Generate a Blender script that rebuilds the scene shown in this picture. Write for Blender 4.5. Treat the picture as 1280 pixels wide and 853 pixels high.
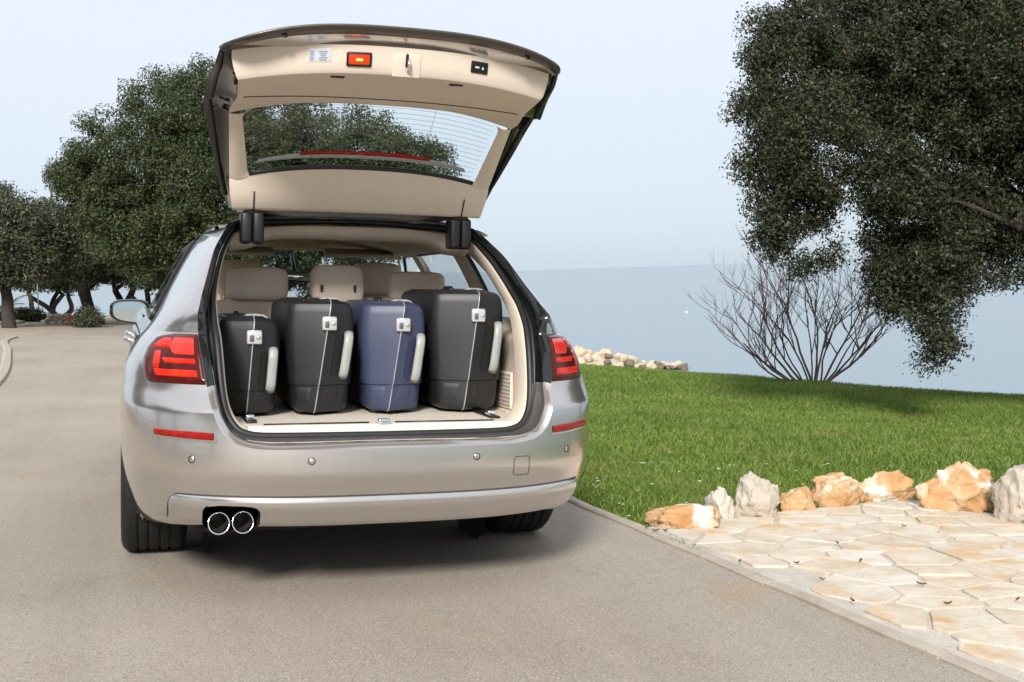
import bpy, bmesh, math, random
import numpy as np
from mathutils import Matrix, Vector, noise as mnoise

for _o in list(bpy.data.objects):
    bpy.data.objects.remove(_o, do_unlink=True)
SC = bpy.context.scene
COL = SC.collection

# ------------------------------------------------------------------ camera, sky, sun, exposure
W_PX, H_PX, F_PX = 1280.0, 853.0, 1467.7
CAM = np.array([-0.83136, -4.18735, 1.18785])
C_R = np.array([0.95176957, -0.3052231, -0.03120163])
C_U = np.array([0.04790874, 0.0473994, 0.99772644])
C_F = np.array([0.30305021, 0.9511005, -0.05973616])
cam_data = bpy.data.cameras.new('camera')
cam = bpy.data.objects.new('camera', cam_data)
COL.objects.link(cam)
cam_data.sensor_width = 36.0
cam_data.lens = F_PX * 36.0 / W_PX
cam_data.clip_start = 0.05
cam_data.clip_end = 40000.0
cam.matrix_world = Matrix((
    (C_R[0], C_U[0], -C_F[0], CAM[0]),
    (C_R[1], C_U[1], -C_F[1], CAM[1]),
    (C_R[2], C_U[2], -C_F[2], CAM[2]),
    (0, 0, 0, 1)))
SC.camera = cam

SUN_EL, SUN_AZ = math.radians(33), math.radians(-156)   # azimuth from +Y towards +X
sun_dir = Vector((math.cos(SUN_EL) * math.sin(SUN_AZ), math.cos(SUN_EL) * math.cos(SUN_AZ), math.sin(SUN_EL)))
world = bpy.data.worlds.new('World')
SC.world = world
world.use_nodes = True
wn, wl = world.node_tree.nodes, world.node_tree.links
wn.clear()
w_out = wn.new('ShaderNodeOutputWorld')
w_bg = wn.new('ShaderNodeBackground')
w_bg.inputs['Strength'].default_value = 0.10
w_sky = wn.new('ShaderNodeTexSky')
w_sky.sky_type = 'NISHITA'
w_sky.sun_disc = False
w_sky.sun_elevation = SUN_EL
w_sky.sun_rotation = SUN_AZ
w_sky.air_density = 1.0
w_sky.dust_density = 2.0
w_tc = wn.new('ShaderNodeTexCoord')
w_map = wn.new('ShaderNodeMapping')
w_map.inputs['Scale'].default_value = (1.0, 1.0, 3.2)
w_noise = wn.new('ShaderNodeTexNoise')
w_noise.inputs['Scale'].default_value = 1.6
w_noise.inputs['Detail'].default_value = 6.0
w_noise.inputs['Roughness'].default_value = 0.5
w_ramp = wn.new('ShaderNodeValToRGB')
w_ramp.color_ramp.elements[0].position = 0.38
w_ramp.color_ramp.elements[0].color = (0.80, 0.80, 0.80, 1)
w_ramp.color_ramp.elements[1].position = 0.64
w_ramp.color_ramp.elements[1].color = (0.96, 0.96, 0.96, 1)
w_sep = wn.new('ShaderNodeSeparateXYZ')
w_elev = wn.new('ShaderNodeValToRGB')     # thin overcast veil: a little brighter up the sky than at the horizon
w_elev.color_ramp.elements[0].position = 0.0
w_elev.color_ramp.elements[0].color = (5.05, 5.8, 6.6, 1)
w_elev.color_ramp.elements[1].position = 0.38
w_elev.color_ramp.elements[1].color = (6.75, 7.1, 7.65, 1)
w_mix = wn.new('ShaderNodeMix')
w_mix.data_type = 'RGBA'
wl.new(w_tc.outputs['Generated'], w_map.inputs['Vector'])
wl.new(w_map.outputs['Vector'], w_noise.inputs['Vector'])
wl.new(w_noise.outputs['Fac'], w_ramp.inputs['Fac'])
wl.new(w_tc.outputs['Generated'], w_sep.inputs['Vector'])
wl.new(w_sep.outputs['Z'], w_elev.inputs['Fac'])
wl.new(w_ramp.outputs['Color'], w_mix.inputs['Factor'])
wl.new(w_sky.outputs['Color'], w_mix.inputs['A'])
wl.new(w_elev.outputs['Color'], w_mix.inputs['B'])
wl.new(w_mix.outputs['Result'], w_bg.inputs['Color'])
wl.new(w_bg.outputs['Background'], w_out.inputs['Surface'])

sun_data = bpy.data.lights.new('sun', 'SUN')
sun_data.energy = 3.2
sun_data.angle = math.radians(13)
sun_data.color = (1.0, 0.955, 0.90)
sun = bpy.data.objects.new('sun', sun_data)
COL.objects.link(sun)
sun.rotation_euler = (-sun_dir).to_track_quat('-Z', 'Y').to_euler()
sun.location = sun_dir * 50

SC.render.engine = 'CYCLES'
SC.cycles.use_denoising = True
SC.cycles.max_bounces = 10
SC.cycles.transparent_max_bounces = 24
SC.cycles.caustics_reflective = False
SC.cycles.caustics_refractive = False
SC.view_settings.view_transform = 'Standard'
SC.view_settings.look = 'None'
SC.view_settings.exposure = 0.5
SC.view_settings.gamma = 1.0

# ------------------------------------------------------------------ helpers
RNG = np.random.default_rng(7)
random.seed(7)

def pix_ray(px, py):
    return (px - W_PX / 2) / F_PX * C_R - (py - H_PX / 2) / F_PX * C_U + C_F

def tag(o, label=None, cat=None, group=None, kind=None):
    if label: o['label'] = label
    if cat: o['category'] = cat
    if group: o['group'] = group
    if kind: o['kind'] = kind
    return o

def empty(name, loc=(0, 0, 0), parent=None):
    o = bpy.data.objects.new(name, None)
    o.empty_display_size = 0.1
    COL.objects.link(o)
    o.location = loc
    o.parent = parent
    return o

def link_mesh(name, me, parent=None):
    o = bpy.data.objects.new(name, me)
    COL.objects.link(o)
    o.parent = parent
    return o

def mesh(name, v, f, mat, parent=None, smooth=True, fm=None, mats=None):
    me = bpy.data.meshes.new(name)
    me.from_pydata([tuple(map(float, p)) for p in v], [], [tuple(map(int, q)) for q in f])
    for m in (mats or [mat]):
        me.materials.append(m)
    if fm is not None:
        me.polygons.foreach_set('material_index', np.array(fm, np.int32))
    if smooth:
        me.polygons.foreach_set('use_smooth', np.ones(len(me.polygons), bool))
    me.update()
    return link_mesh(name, me, parent)

def fast_mesh(name, co, quads, mat, parent=None, smooth=False, nv=4):
    me = bpy.data.meshes.new(name)
    nq = len(quads)
    me.vertices.add(len(co)); me.vertices.foreach_set('co', np.asarray(co, np.float32).ravel())
    me.loops.add(nq * nv); me.loops.foreach_set('vertex_index', np.asarray(quads, np.int32).ravel())
    me.polygons.add(nq)
    me.polygons.foreach_set('loop_start', np.arange(0, nq * nv, nv, dtype=np.int32))
    me.polygons.foreach_set('loop_total', np.full(nq, nv, np.int32))
    me.materials.append(mat)
    me.polygons.foreach_set('use_smooth', np.full(nq, smooth, bool))
    me.update(calc_edges=True)
    return link_mesh(name, me, parent)

def bm_obj(name, bm, mat, parent=None, smooth=True):
    me = bpy.data.meshes.new(name)
    bm.to_mesh(me); bm.free()
    me.materials.append(mat)
    if smooth:
        me.polygons.foreach_set('use_smooth', np.ones(len(me.polygons), bool))
    return link_mesh(name, me, parent)

def auto_smooth(o, deg=35):
    """sharp edges above an angle"""
    me = o.data
    bm = bmesh.new(); bm.from_mesh(me)
    lim = math.radians(deg)
    for e in bm.edges:
        e.smooth = not (len(e.link_faces) == 2 and e.calc_face_angle(0) > lim)
    bm.to_mesh(me); bm.free()
    return o

def pchip(xk, yk, x):
    xk = np.asarray(xk, float); yk = np.asarray(yk, float); x = np.clip(np.asarray(x, float), xk[0], xk[-1])
    h = np.diff(xk); d = np.diff(yk) / h
    m = np.zeros(len(xk))
    for i in range(1, len(xk) - 1):
        if d[i-1] * d[i] > 0:
            w1, w2 = 2*h[i] + h[i-1], h[i] + 2*h[i-1]
            m[i] = (w1 + w2) / (w1 / d[i-1] + w2 / d[i])
    m[0], m[-1] = d[0], d[-1]
    i = np.clip(np.searchsorted(xk, x, 'right') - 1, 0, len(xk) - 2)
    t = (x - xk[i]) / h[i]
    return ((2*t**3 - 3*t**2 + 1)*yk[i] + (t**3 - 2*t**2 + t)*h[i]*m[i] + (-2*t**3 + 3*t**2)*yk[i+1] + (t**3 - t**2)*h[i]*m[i+1])

def spline(pts, n):
    """dense smooth curve through points (index parameter, Catmull-Rom)"""
    p = np.asarray(pts, float)
    q = np.vstack([2*p[0] - p[1], p, 2*p[-1] - p[-2]])
    t = np.linspace(0, len(p) - 1, n)
    i = np.minimum(t.astype(int), len(p) - 2); u = (t - i)[:, None]
    a, b, c, d = q[i], q[i+1], q[i+2], q[i+3]
    return 0.5*((2*b) + (c - a)*u + (2*a - 5*b + 4*c - d)*u**2 + (3*b - 3*c + d - a)*u**3)

def grid_faces(nr, nc, close=False, base=0):
    f = []
    for i in range(nr - 1):
        for j in range(nc - 1 if not close else nc):
            k = (j + 1) % nc
            f.append((base + i*nc + j, base + i*nc + k, base + (i+1)*nc + k, base + (i+1)*nc + j))
    return f

def loft(name, rows, mat, parent=None, close=False, smooth=True, flip=False, caps=False):
    rows = [np.asarray(r, float) for r in rows]
    nc = len(rows[0])
    v = np.vstack(rows)
    f = grid_faces(len(rows), nc, close)
    if caps:
        f.append(tuple(range(nc))[::-1]); f.append(tuple(range((len(rows)-1)*nc, len(rows)*nc)))
    if flip: f = [q[::-1] for q in f]
    return mesh(name, v, f, mat, parent, smooth)

def tube_data(path, r, n=8, close=False, cap=True):
    p = np.asarray(path, float)
    r = np.broadcast_to(np.asarray(r, float), (len(p),))
    if close:
        t = np.roll(p, -1, 0) - np.roll(p, 1, 0)
    else:
        t = np.gradient(p, axis=0)
    t /= np.linalg.norm(t, axis=1)[:, None] + 1e-12
    up = np.array([0, 0, 1.0]) if abs(t[0][2]) < .9 else np.array([1.0, 0, 0])
    nrm = np.zeros_like(p)
    a = up - t[0]*np.dot(up, t[0]); a /= np.linalg.norm(a); nrm[0] = a
    for i in range(1, len(p)):
        a = nrm[i-1] - t[i]*np.dot(nrm[i-1], t[i]); l = np.linalg.norm(a)
        nrm[i] = a/l if l > 1e-9 else nrm[i-1]
    bi = np.cross(t, nrm)
    ang = np.linspace(0, 2*np.pi, n, endpoint=False)
    v = (p[:, None, :] + r[:, None, None]*(np.cos(ang)[None, :, None]*nrm[:, None, :] + np.sin(ang)[None, :, None]*bi[:, None, :])).reshape(-1, 3)
    f = grid_faces(len(p), n, True)
    if close:
        b = (len(p) - 1)*n
        f += [(b + j, b + (j+1) % n, (j+1) % n, j) for j in range(n)]
    elif cap:
        f.append(tuple(range(n))[::-1]); f.append(tuple(range((len(p)-1)*n, len(p)*n)))
    return v, f

def tube(name, path, r, mat, parent=None, n=8, close=False):
    v, f = tube_data(path, r, n, close)
    return mesh(name, v, f, mat, parent)

def rbox(name, size, loc, mat, parent=None, bev=0.01, seg=3, rot=(0, 0, 0), smooth=True):
    bm = bmesh.new()
    bmesh.ops.create_cube(bm, size=1.0)
    for v in bm.verts:
        v.co = Vector((v.co.x*size[0], v.co.y*size[1], v.co.z*size[2]))
    b = min(bev, min(size)*0.49)
    if b > 0:
        bmesh.ops.bevel(bm, geom=bm.edges[:], offset=b, segments=seg, profile=0.5, affect='EDGES')
    M = Matrix.Translation(loc) @ Matrix.Rotation(rot[2], 4, 'Z') @ Matrix.Rotation(rot[1], 4, 'Y') @ Matrix.Rotation(rot[0], 4, 'X')
    bm.transform(M)
    return bm_obj(name, bm, mat, parent, smooth)

# ------------------------------------------------------------------ materials
def new_mat(name):
    m = bpy.data.materials.new(name)
    m.use_nodes = True
    return m, m.node_tree.nodes, m.node_tree.links, m.node_tree.nodes['Principled BSDF']

def simple(name, col, rough=0.5, metal=0.0, coat=0.0, var=0.0, scale=20.0, bump=0.0, bscale=200.0, spec=0.5, coords='Object', emit=None, bdist=0.002):
    m, n, l, b = new_mat(name)
    b.inputs['Base Color'].default_value = (*col, 1)
    b.inputs['Roughness'].default_value = rough
    b.inputs['Metallic'].default_value = metal
    b.inputs['Coat Weight'].default_value = coat
    b.inputs['Coat Roughness'].default_value = 0.04
    b.inputs['Specular IOR Level'].default_value = spec
    tc = n.new('ShaderNodeTexCoord')
    if var > 0:
        t = n.new('ShaderNodeTexNoise'); t.inputs['Scale'].default_value = scale; t.inputs['Detail'].default_value = 6
        r = n.new('ShaderNodeValToRGB')
        r.color_ramp.elements[0].position = 0.3; r.color_ramp.elements[1].position = 0.7
        r.color_ramp.elements[0].color = (*[c*(1-var) for c in col], 1)
        r.color_ramp.elements[1].color = (*[min(1, c*(1+var)) for c in col], 1)
        l.new(tc.outputs[coords], t.inputs['Vector']); l.new(t.outputs['Fac'], r.inputs['Fac']); l.new(r.outputs['Color'], b.inputs['Base Color'])
    if bump > 0:
        t = n.new('ShaderNodeTexNoise'); t.inputs['Scale'].default_value = bscale; t.inputs['Detail'].default_value = 4
        bp = n.new('ShaderNodeBump'); bp.inputs['Strength'].default_value = bump; bp.inputs['Distance'].default_value = bdist
        l.new(tc.outputs[coords], t.inputs['Vector']); l.new(t.outputs['Fac'], bp.inputs['Height']); l.new(bp.outputs['Normal'], b.inputs['Normal'])
    if emit:
        b.inputs['Emission Color'].default_value = (*emit[0], 1); b.inputs['Emission Strength'].default_value = emit[1]
    return m

def nz(n, l, vec, scale, detail=5, rough=0.55):
    t = n.new('ShaderNodeTexNoise'); t.inputs['Scale'].default_value = scale; t.inputs['Detail'].default_value = detail; t.inputs['Roughness'].default_value = rough
    l.new(vec, t.inputs['Vector']); return t.outputs['Fac']

def ramp(n, l, fac, stops):
    r = n.new('ShaderNodeValToRGB')
    e = r.color_ramp.elements
    while len(e) < len(stops): e.new(0.5)
    for k, (p, c) in enumerate(stops):
        e[k].position = p; e[k].color = (*c, 1) if len(c) == 3 else c
    l.new(fac, r.inputs['Fac']); return r.outputs['Color']

def mixc(n, l, fac, a, b, mode='MIX'):
    x = n.new('ShaderNodeMix'); x.data_type = 'RGBA'; x.blend_type = mode
    for s, val in (('Factor', fac), ('A', a), ('B', b)):
        if isinstance(val, (int, float)): x.inputs[s].default_value = val
        elif isinstance(val, tuple): x.inputs[s].default_value = (*val, 1) if len(val) == 3 else val
        else: l.new(val, x.inputs[s])
    return x.outputs['Result']

def mat_ground(name, base, stops_scale, speck=None, bump=0.4, bscale=250, bdist=0.003, rough=0.85, big=None, crack=False):
    m, n, l, b = new_mat(name)
    g = n.new('ShaderNodeNewGeometry').outputs['Position']
    c = ramp(n, l, nz(n, l, g, stops_scale, 8, 0.6), base)
    if big:
        c = mixc(n, l, ramp(n, l, nz(n, l, g, big[0], 4), [(0.35, (0, 0, 0)), (0.65, (1, 1, 1))]), c, big[1], 'MULTIPLY')
    if speck:
        for sc, lo, hi, colr in speck:
            c = mixc(n, l, ramp(n, l, nz(n, l, g, sc, 2), [(lo, (0, 0, 0)), (hi, (1, 1, 1))]), c, colr)
    if crack:    # a few hairline cracks and long pale wear marks
        wv = n.new('ShaderNodeVectorMath'); wv.operation = 'ADD'
        ns = n.new('ShaderNodeTexNoise'); ns.inputs['Scale'].default_value = 1.6; ns.inputs['Detail'].default_value = 5
        l.new(g, ns.inputs['Vector']); l.new(g, wv.inputs[0]); l.new(ns.outputs['Color'], wv.inputs[1])
        vo = n.new('ShaderNodeTexVoronoi'); vo.feature = 'DISTANCE_TO_EDGE'; vo.inputs['Scale'].default_value = 0.33
        l.new(wv.outputs[0], vo.inputs['Vector'])
        c = mixc(n, l, ramp(n, l, vo.outputs['Distance'], [(0.0, (0.16, 0.16, 0.16)), (0.003, (0, 0, 0))]), c, (0.16, 0.135, 0.11))
        mp_ = n.new('ShaderNodeMapping'); mp_.inputs['Scale'].default_value = (2.2, 0.12, 1.0); l.new(g, mp_.inputs['Vector'])
        c = mixc(n, l, ramp(n, l, nz(n, l, mp_.outputs[0], 1.0, 4), [(0.45, (0, 0, 0)), (0.7, (0.5, 0.5, 0.5))]), c, (0.84, 0.83, 0.81), 'MULTIPLY')
    l.new(c, b.inputs['Base Color'])
    b.inputs['Roughness'].default_value = rough
    b.inputs['Specular IOR Level'].default_value = 0.3
    bp = n.new('ShaderNodeBump'); bp.inputs['Strength'].default_value = bump; bp.inputs['Distance'].default_value = bdist
    l.new(nz(n, l, g, bscale, 3), bp.inputs['Height']); l.new(bp.outputs['Normal'], b.inputs['Normal'])
    return m

def mat_leaf(name, stops, rough=0.55, transl=0.25, spec=0.35, patch=False):
    m, n, l, b = new_mat(name)
    g = n.new('ShaderNodeNewGeometry')
    c = ramp(n, l, g.outputs['Random Per Island'], stops)
    if patch:    # patches of lusher and drier turf
        c = mixc(n, l, ramp(n, l, nz(n, l, g.outputs['Position'], 0.9, 5), [(0.42, (0, 0, 0)), (0.66, (0.75, 0.75, 0.75))]), c, (0.70, 0.78, 0.62), 'MULTIPLY')
        c = mixc(n, l, ramp(n, l, nz(n, l, g.outputs['Position'], 1.7, 4), [(0.50, (0, 0, 0)), (0.72, (0.55, 0.55, 0.55))]), c, (0.27, 0.29, 0.075))
    l.new(c, b.inputs['Base Color'])
    b.inputs['Roughness'].default_value = rough
    b.inputs['Specular IOR Level'].default_value = spec
    tr = n.new('ShaderNodeBsdfTranslucent'); l.new(c, tr.inputs['Color'])
    mx = n.new('ShaderNodeMixShader'); mx.inputs[0].default_value = transl
    out = n['Material Output']
    l.new(b.outputs[0], mx.inputs[1]); l.new(tr.outputs[0], mx.inputs[2]); l.new(mx.outputs[0], out.inputs['Surface'])
    return m

M_ASPHALT = mat_ground('asphalt', [(0.25, (0.34, 0.292, 0.236)), (0.5, (0.395, 0.343, 0.283)), (0.75, (0.45, 0.395, 0.33))], 2.2,
    speck=[(1.1, 0.64, 0.80, (0.38, 0.26, 0.15)), (160, 0.54, 0.64, (0.47, 0.42, 0.36)), (210, 0.55, 0.65, (0.19, 0.165, 0.138)), (85, 0.64, 0.72, (0.18, 0.155, 0.13)), (75, 0.68, 0.74, (0.52, 0.48, 0.42))],
    bump=0.5, bscale=220, bdist=0.004, big=(0.55, (0.80, 0.79, 0.77)), crack=True)
M_SAND = mat_ground('sandy_gravel', [(0.3, (0.30, 0.245, 0.18)), (0.7, (0.44, 0.37, 0.285))], 5.0, speck=[(40, 0.6, 0.7, (0.30, 0.23, 0.16))], bump=0.6, bscale=60, bdist=0.01)
M_SOIL = mat_ground('soil', [(0.3, (0.10, 0.085, 0.05)), (0.7, (0.07, 0.11, 0.03))], 6.0, bump=0.5, bscale=60, bdist=0.01)
M_TURF = mat_ground('turf', [(0.3, (0.045, 0.085, 0.012)), (0.7, (0.08, 0.135, 0.02))], 2.0, speck=[(60, 0.6, 0.72, (0.10, 0.12, 0.03))], bump=0.8, bscale=80, bdist=0.01)
M_MORTAR = mat_ground('mortar', [(0.3, (0.43, 0.385, 0.325)), (0.7, (0.56, 0.515, 0.45))], 8.0, speck=[(120, 0.6, 0.7, (0.30, 0.26, 0.22))], bump=0.4, bscale=150)
M_CONCRETE = mat_ground('concrete', [(0.3, (0.34, 0.29, 0.235)), (0.7, (0.48, 0.43, 0.36))], 6.0, speck=[(90, 0.62, 0.72, (0.26, 0.22, 0.17))], bump=0.4, bscale=140)

def mat_stone(name, stops, seed_scale=3.0, rnd=None, stain=(0.62, 0.42, 0.22), bump=0.5, bdist=0.01, bscale=18, stain_lo=0.5, stain_hi=0.72):
    m, n, l, b = new_mat(name)
    oi = n.new('ShaderNodeObjectInfo')
    g = n.new('ShaderNodeTexCoord').outputs['Object']
    ad = n.new('ShaderNodeVectorMath'); ad.operation = 'ADD'
    sc = n.new('ShaderNodeVectorMath'); sc.operation = 'SCALE'; sc.inputs['Scale'].default_value = 37.0
    cb = n.new('ShaderNodeCombineXYZ')
    for s in 'XYZ': l.new(oi.outputs['Random'], cb.inputs[s])
    l.new(cb.outputs[0], sc.inputs[0]); l.new(sc.outputs[0], ad.inputs[0]); l.new(g, ad.inputs[1])
    vec = ad.outputs[0]
    c = ramp(n, l, nz(n, l, vec, seed_scale, 8, 0.6), stops)
    c = mixc(n, l, ramp(n, l, nz(n, l, vec, seed_scale*0.8 + 0.7, 6, 0.6), [(stain_lo, (0, 0, 0)), (stain_hi, (1, 1, 1))]), c, stain)
    if rnd: c = mixc(n, l, ramp(n, l, oi.outputs['Random'], rnd), c, (0.5, 0.5, 0.5), 'OVERLAY') if False else mixc(n, l, 0.85, c, ramp(n, l, oi.outputs['Random'], rnd), 'MULTIPLY')
    c = mixc(n, l, ramp(n, l, nz(n, l, vec, 45, 4), [(0.62, (0, 0, 0)), (0.72, (0.6, 0.6, 0.6))]), c, (0.33, 0.24, 0.15))
    l.new(c, b.inputs['Base Color'])
    b.inputs['Roughness'].default_value = 0.85
    b.inputs['Specular IOR Level'].default_value = 0.25
    bp = n.new('ShaderNodeBump'); bp.inputs['Strength'].default_value = bump; bp.inputs['Distance'].default_value = bdist
    l.new(nz(n, l, vec, bscale, 8, 0.65), bp.inputs['Height']); l.new(bp.outputs['Normal'], b.inputs['Normal'])
    return m

M_FLAG = mat_stone('flagstone', [(0.3, (0.50, 0.425, 0.335)), (0.5, (0.60, 0.545, 0.46)), (0.7, (0.68, 0.645, 0.585))], 5.0, rnd=[(0.0, (1.0, 0.98, 0.95)), (0.3, (0.95, 0.89, 0.80)), (0.5, (1.0, 1.0, 1.0)), (0.7, (0.90, 0.86, 0.80)), (0.85, (1.0, 0.95, 0.87)), (1.0, (0.95, 0.95, 0.95))], stain=(0.56, 0.39, 0.215), bump=0.5, bdist=0.008, bscale=22, stain_lo=0.50, stain_hi=0.70)
M_BOULDER_O = mat_stone('orange_boulder', [(0.3, (0.42, 0.215, 0.085)), (0.55, (0.54, 0.335, 0.165)), (0.72, (0.64, 0.52, 0.39))], 8.0, stain=(0.70, 0.64, 0.55), bump=0.8, bdist=0.02, bscale=16, stain_lo=0.52, stain_hi=0.64)
M_BOULDER_W = mat_stone('pale_boulder', [(0.3, (0.42, 0.36, 0.285)), (0.6, (0.56, 0.51, 0.44)), (0.75, (0.64, 0.60, 0.55))], 5.0, stain=(0.62, 0.45, 0.26), bump=0.7, bdist=0.02, bscale=14, stain_lo=0.58, stain_hi=0.72)
M_ROCK = mat_stone('shore_rock', [(0.3, (0.42, 0.335, 0.235)), (0.6, (0.58, 0.50, 0.39)), (0.75, (0.66, 0.60, 0.51))], 3.0, stain=(0.62, 0.50, 0.34), bump=0.6, bdist=0.03, bscale=8)
M_ROCK_WET = mat_stone('wet_shore_rock', [(0.3, (0.10, 0.08, 0.06)), (0.6, (0.22, 0.18, 0.13)), (0.75, (0.34, 0.28, 0.2))], 3.0, stain=(0.13, 0.11, 0.07), bump=0.6, bdist=0.03, bscale=8)

M_BARK = simple('bark', (0.045, 0.036, 0.030), 0.9, var=0.4, scale=9, bump=0.8, bscale=25, bdist=0.02)
M_TWIG = simple('bare_twig', (0.15, 0.105, 0.085), 0.85, var=0.3, scale=6)
M_OAK = mat_leaf('oak_leaf', [(0.0, (0.024, 0.036, 0.013)), (0.45, (0.050, 0.070, 0.025)), (0.8, (0.084, 0.106, 0.042)), (0.99, (0.118, 0.136, 0.064)), (1.0, (0.24, 0.14, 0.06))])
M_OAK_R = mat_leaf('holm_oak_leaf', [(0.0, (0.018, 0.024, 0.010)), (0.5, (0.038, 0.046, 0.020)), (0.85, (0.070, 0.078, 0.038)), (0.985, (0.11, 0.115, 0.068)), (1.0, (0.22, 0.10, 0.05))])
M_OAK_GREY = mat_leaf('grey_oak_leaf', [(0.0, (0.045, 0.052, 0.030)), (0.5, (0.078, 0.088, 0.048)), (0.85, (0.118, 0.126, 0.075)), (1.0, (0.16, 0.16, 0.10))])
M_OLIVE = mat_leaf('grey_leaf', [(0.0, (0.05, 0.06, 0.035)), (0.6, (0.09, 0.10, 0.062)), (1.0, (0.15, 0.16, 0.105))])
M_PALM = mat_leaf('palm_leaf', [(0.0, (0.08, 0.11, 0.03)), (1.0, (0.20, 0.24, 0.09))])
M_GRASS = mat_leaf('grass_blade', [(0.0, (0.095, 0.160, 0.020)), (0.5, (0.160, 0.255, 0.038)), (0.85, (0.23, 0.325, 0.060)), (0.96, (0.31, 0.34, 0.11)), (1.0, (0.42, 0.37, 0.20))], rough=0.5, transl=0.30, patch=True)
M_DRYLEAF = simple('dry_leaf', (0.16, 0.07, 0.03), 0.8, var=0.4)
M_PETAL = simple('white_petal', (0.8, 0.78, 0.74), 0.7)

# ------------------------------------------------------------------ terrain
def zg(x, y):
    x = np.asarray(x, float); y = np.asarray(y, float)
    f = np.where(x > -3, x, -3 + 3*np.tanh((x + 3)/3))
    return -0.0493*f - 0.0039*np.clip(y, -15, 15)

def ground_at(px, py):
    d = pix_ray(px, py); t = 0.5
    while t < 300:
        p = CAM + t*d
        if p[2] < float(zg(p[0], p[1])): return p
        t += 0.002*max(1, t)
    return p

SEA_Z = -1.5
# shoreline brow (land lies to the left / behind it)
BROW = np.array([(16.0, -40.0), (15.0, -10.0), (11.5, 2.0), (8.96, 6.97), (7.98, 8.35), (7.29, 9.89), (6.62, 11.36), (5.72, 12.91), (4.8, 17.0), (4.6, 24.0),
                 (5.0, 32.0), (3.0, 38.0), (-6.0, 42.0), (-20.0, 44.0), (-45.0, 46.0), (-90.0, 48.0)])
def seg_dist(x, y, poly):
    best = np.full(x.shape, 1e9); sgn = np.ones(x.shape)
    for a, b in zip(poly[:-1], poly[1:]):
        d = b - a; L = d @ d
        t = np.clip(((x - a[0])*d[0] + (y - a[1])*d[1])/L, 0, 1)
        qx, qy = a[0] + t*d[0], a[1] + t*d[1]
        dd = np.hypot(x - qx, y - qy)
        cr = d[0]*(y - a[1]) - d[1]*(x - a[0])     # >0 : left of direction = land
        m = dd < best - 1e-9
        best = np.where(m, dd, best); sgn = np.where(m, np.sign(cr), sgn)
    return best*sgn
gx = np.concatenate([np.linspace(-90, -8, 50), np.linspace(-7.5, 20, 90)])
gy = np.concatenate([np.linspace(-60, -6, 36), np.linspace(-5, 50, 130)])
GX, GY = np.meshgrid(gx, gy)
sd = seg_dist(GX, GY, BROW)
GZ = zg(GX, GY) - 0.02 - np.clip(-sd*0.75, 0, 2.6) - 0.08*np.clip(1 - np.abs(sd), 0, 1)
GZ += 0.0
tv = np.stack([GX, GY, GZ], -1).reshape(-1, 3)
ground = mesh('ground', tv, grid_faces(len(gy), len(gx)), M_SOIL)
tag(ground, kind='structure')

# sea
m, n, l, b = new_mat('sea_water')
g = n.new('ShaderNodeNewGeometry').outputs['Position']
mp = n.new('ShaderNodeMapping'); mp.inputs['Scale'].default_value = (0.35, 1.0, 1.0); mp.inputs['Rotation'].default_value = (0, 0, math.radians(-20)); l.new(g, mp.inputs['Vector'])
b.inputs['Base Color'].default_value = (0.19, 0.255, 0.30, 1)
b.inputs['Specular IOR Level'].default_value = 0.22
b.inputs['Roughness'].default_value = 0.22
b.inputs['IOR'].default_value = 1.33
bp = n.new('ShaderNodeBump'); bp.inputs['Strength'].default_value = 0.35; bp.inputs['Distance'].default_value = 0.05
mx = n.new('ShaderNodeMath'); mx.operation = 'ADD'
l.new(nz(n, l, mp.outputs[0], 2.2, 4), mx.inputs[0]); l.new(nz(n, l, mp.outputs[0], 0.22, 5), mx.inputs[1])
l.new(mx.outputs[0], bp.inputs['Height']); l.new(bp.outputs['Normal'], b.inputs['Normal'])
M_SEA = m
rings = [0.0, 30, 60, 120, 300, 900, 3000, 9000, 26000]
ang = np.linspace(0, 2*np.pi, 96, endpoint=False)
sv = [np.stack([5 + r*np.cos(ang), 10 + r*np.sin(ang), np.full(96, SEA_Z)], -1) for r in rings[1:]]
sea_rows = np.vstack(sv)
sf = grid_faces(len(sv), 96, True) + [tuple(range(96))]
sea = mesh('sea', sea_rows, sf, M_SEA, smooth=False)
tag(sea, kind='structure')

# road: straight along the car's heading, bending right far off behind the car
road_rows = []
for y in np.concatenate([np.linspace(-60, -6, 20), np.linspace(-5.5, 34.5, 160)]):
    xl = float(pchip([-60, 4, 10.2, 17.3, 21.5, 23.5, 26.3, 30.4, 33.0, 35.0], [-2.6, -2.25, -2.36, -2.90, -3.30, -3.15, -2.53, -1.29, -0.3, 0.6], y)) + 0.02*math.sin(y*2.3)
    xr = float(1.435 - 0.055*np.clip(y, -6, 3) - 0.004*max(0, y - 3)) + 0.04
    xs = np.linspace(xl, xr, 24)
    road_rows.append(np.stack([xs, np.full(24, y), zg(xs, np.full(24, y)) + 0.003], -1))
road = loft('road', road_rows, M_ASPHALT)
tag(road, kind='structure')
# sandy verge on the far left and behind the road's end
vr = []
for y in np.linspace(-60, 41, 130):
    xl = -30.0
    xr = float(pchip([-60, 4, 10.2, 17.3, 21.5, 23.5, 26.3, 30.4, 33.0, 41.0], [-2.4, -2.1, -2.2, -2.7, -3.1, -2.9, -2.2, -0.9, 0.6, 3.0], y))
    xs = np.linspace(xl, min(xr, 3.2), 24)
    vr.append(np.stack([xs, np.full(24, y), zg(xs, np.full(24, y)) - 0.004], -1))
verge = loft('sandy_verge', vr, M_SAND)
tag(verge, kind='structure')
# ------------------------------------------------------------------ kerb, lawn, patio
def xk(y):
    return 1.435 - 0.055*np.clip(y, -6, 3) - 0.004*np.clip(np.asarray(y) - 3, 0, 40)

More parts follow.
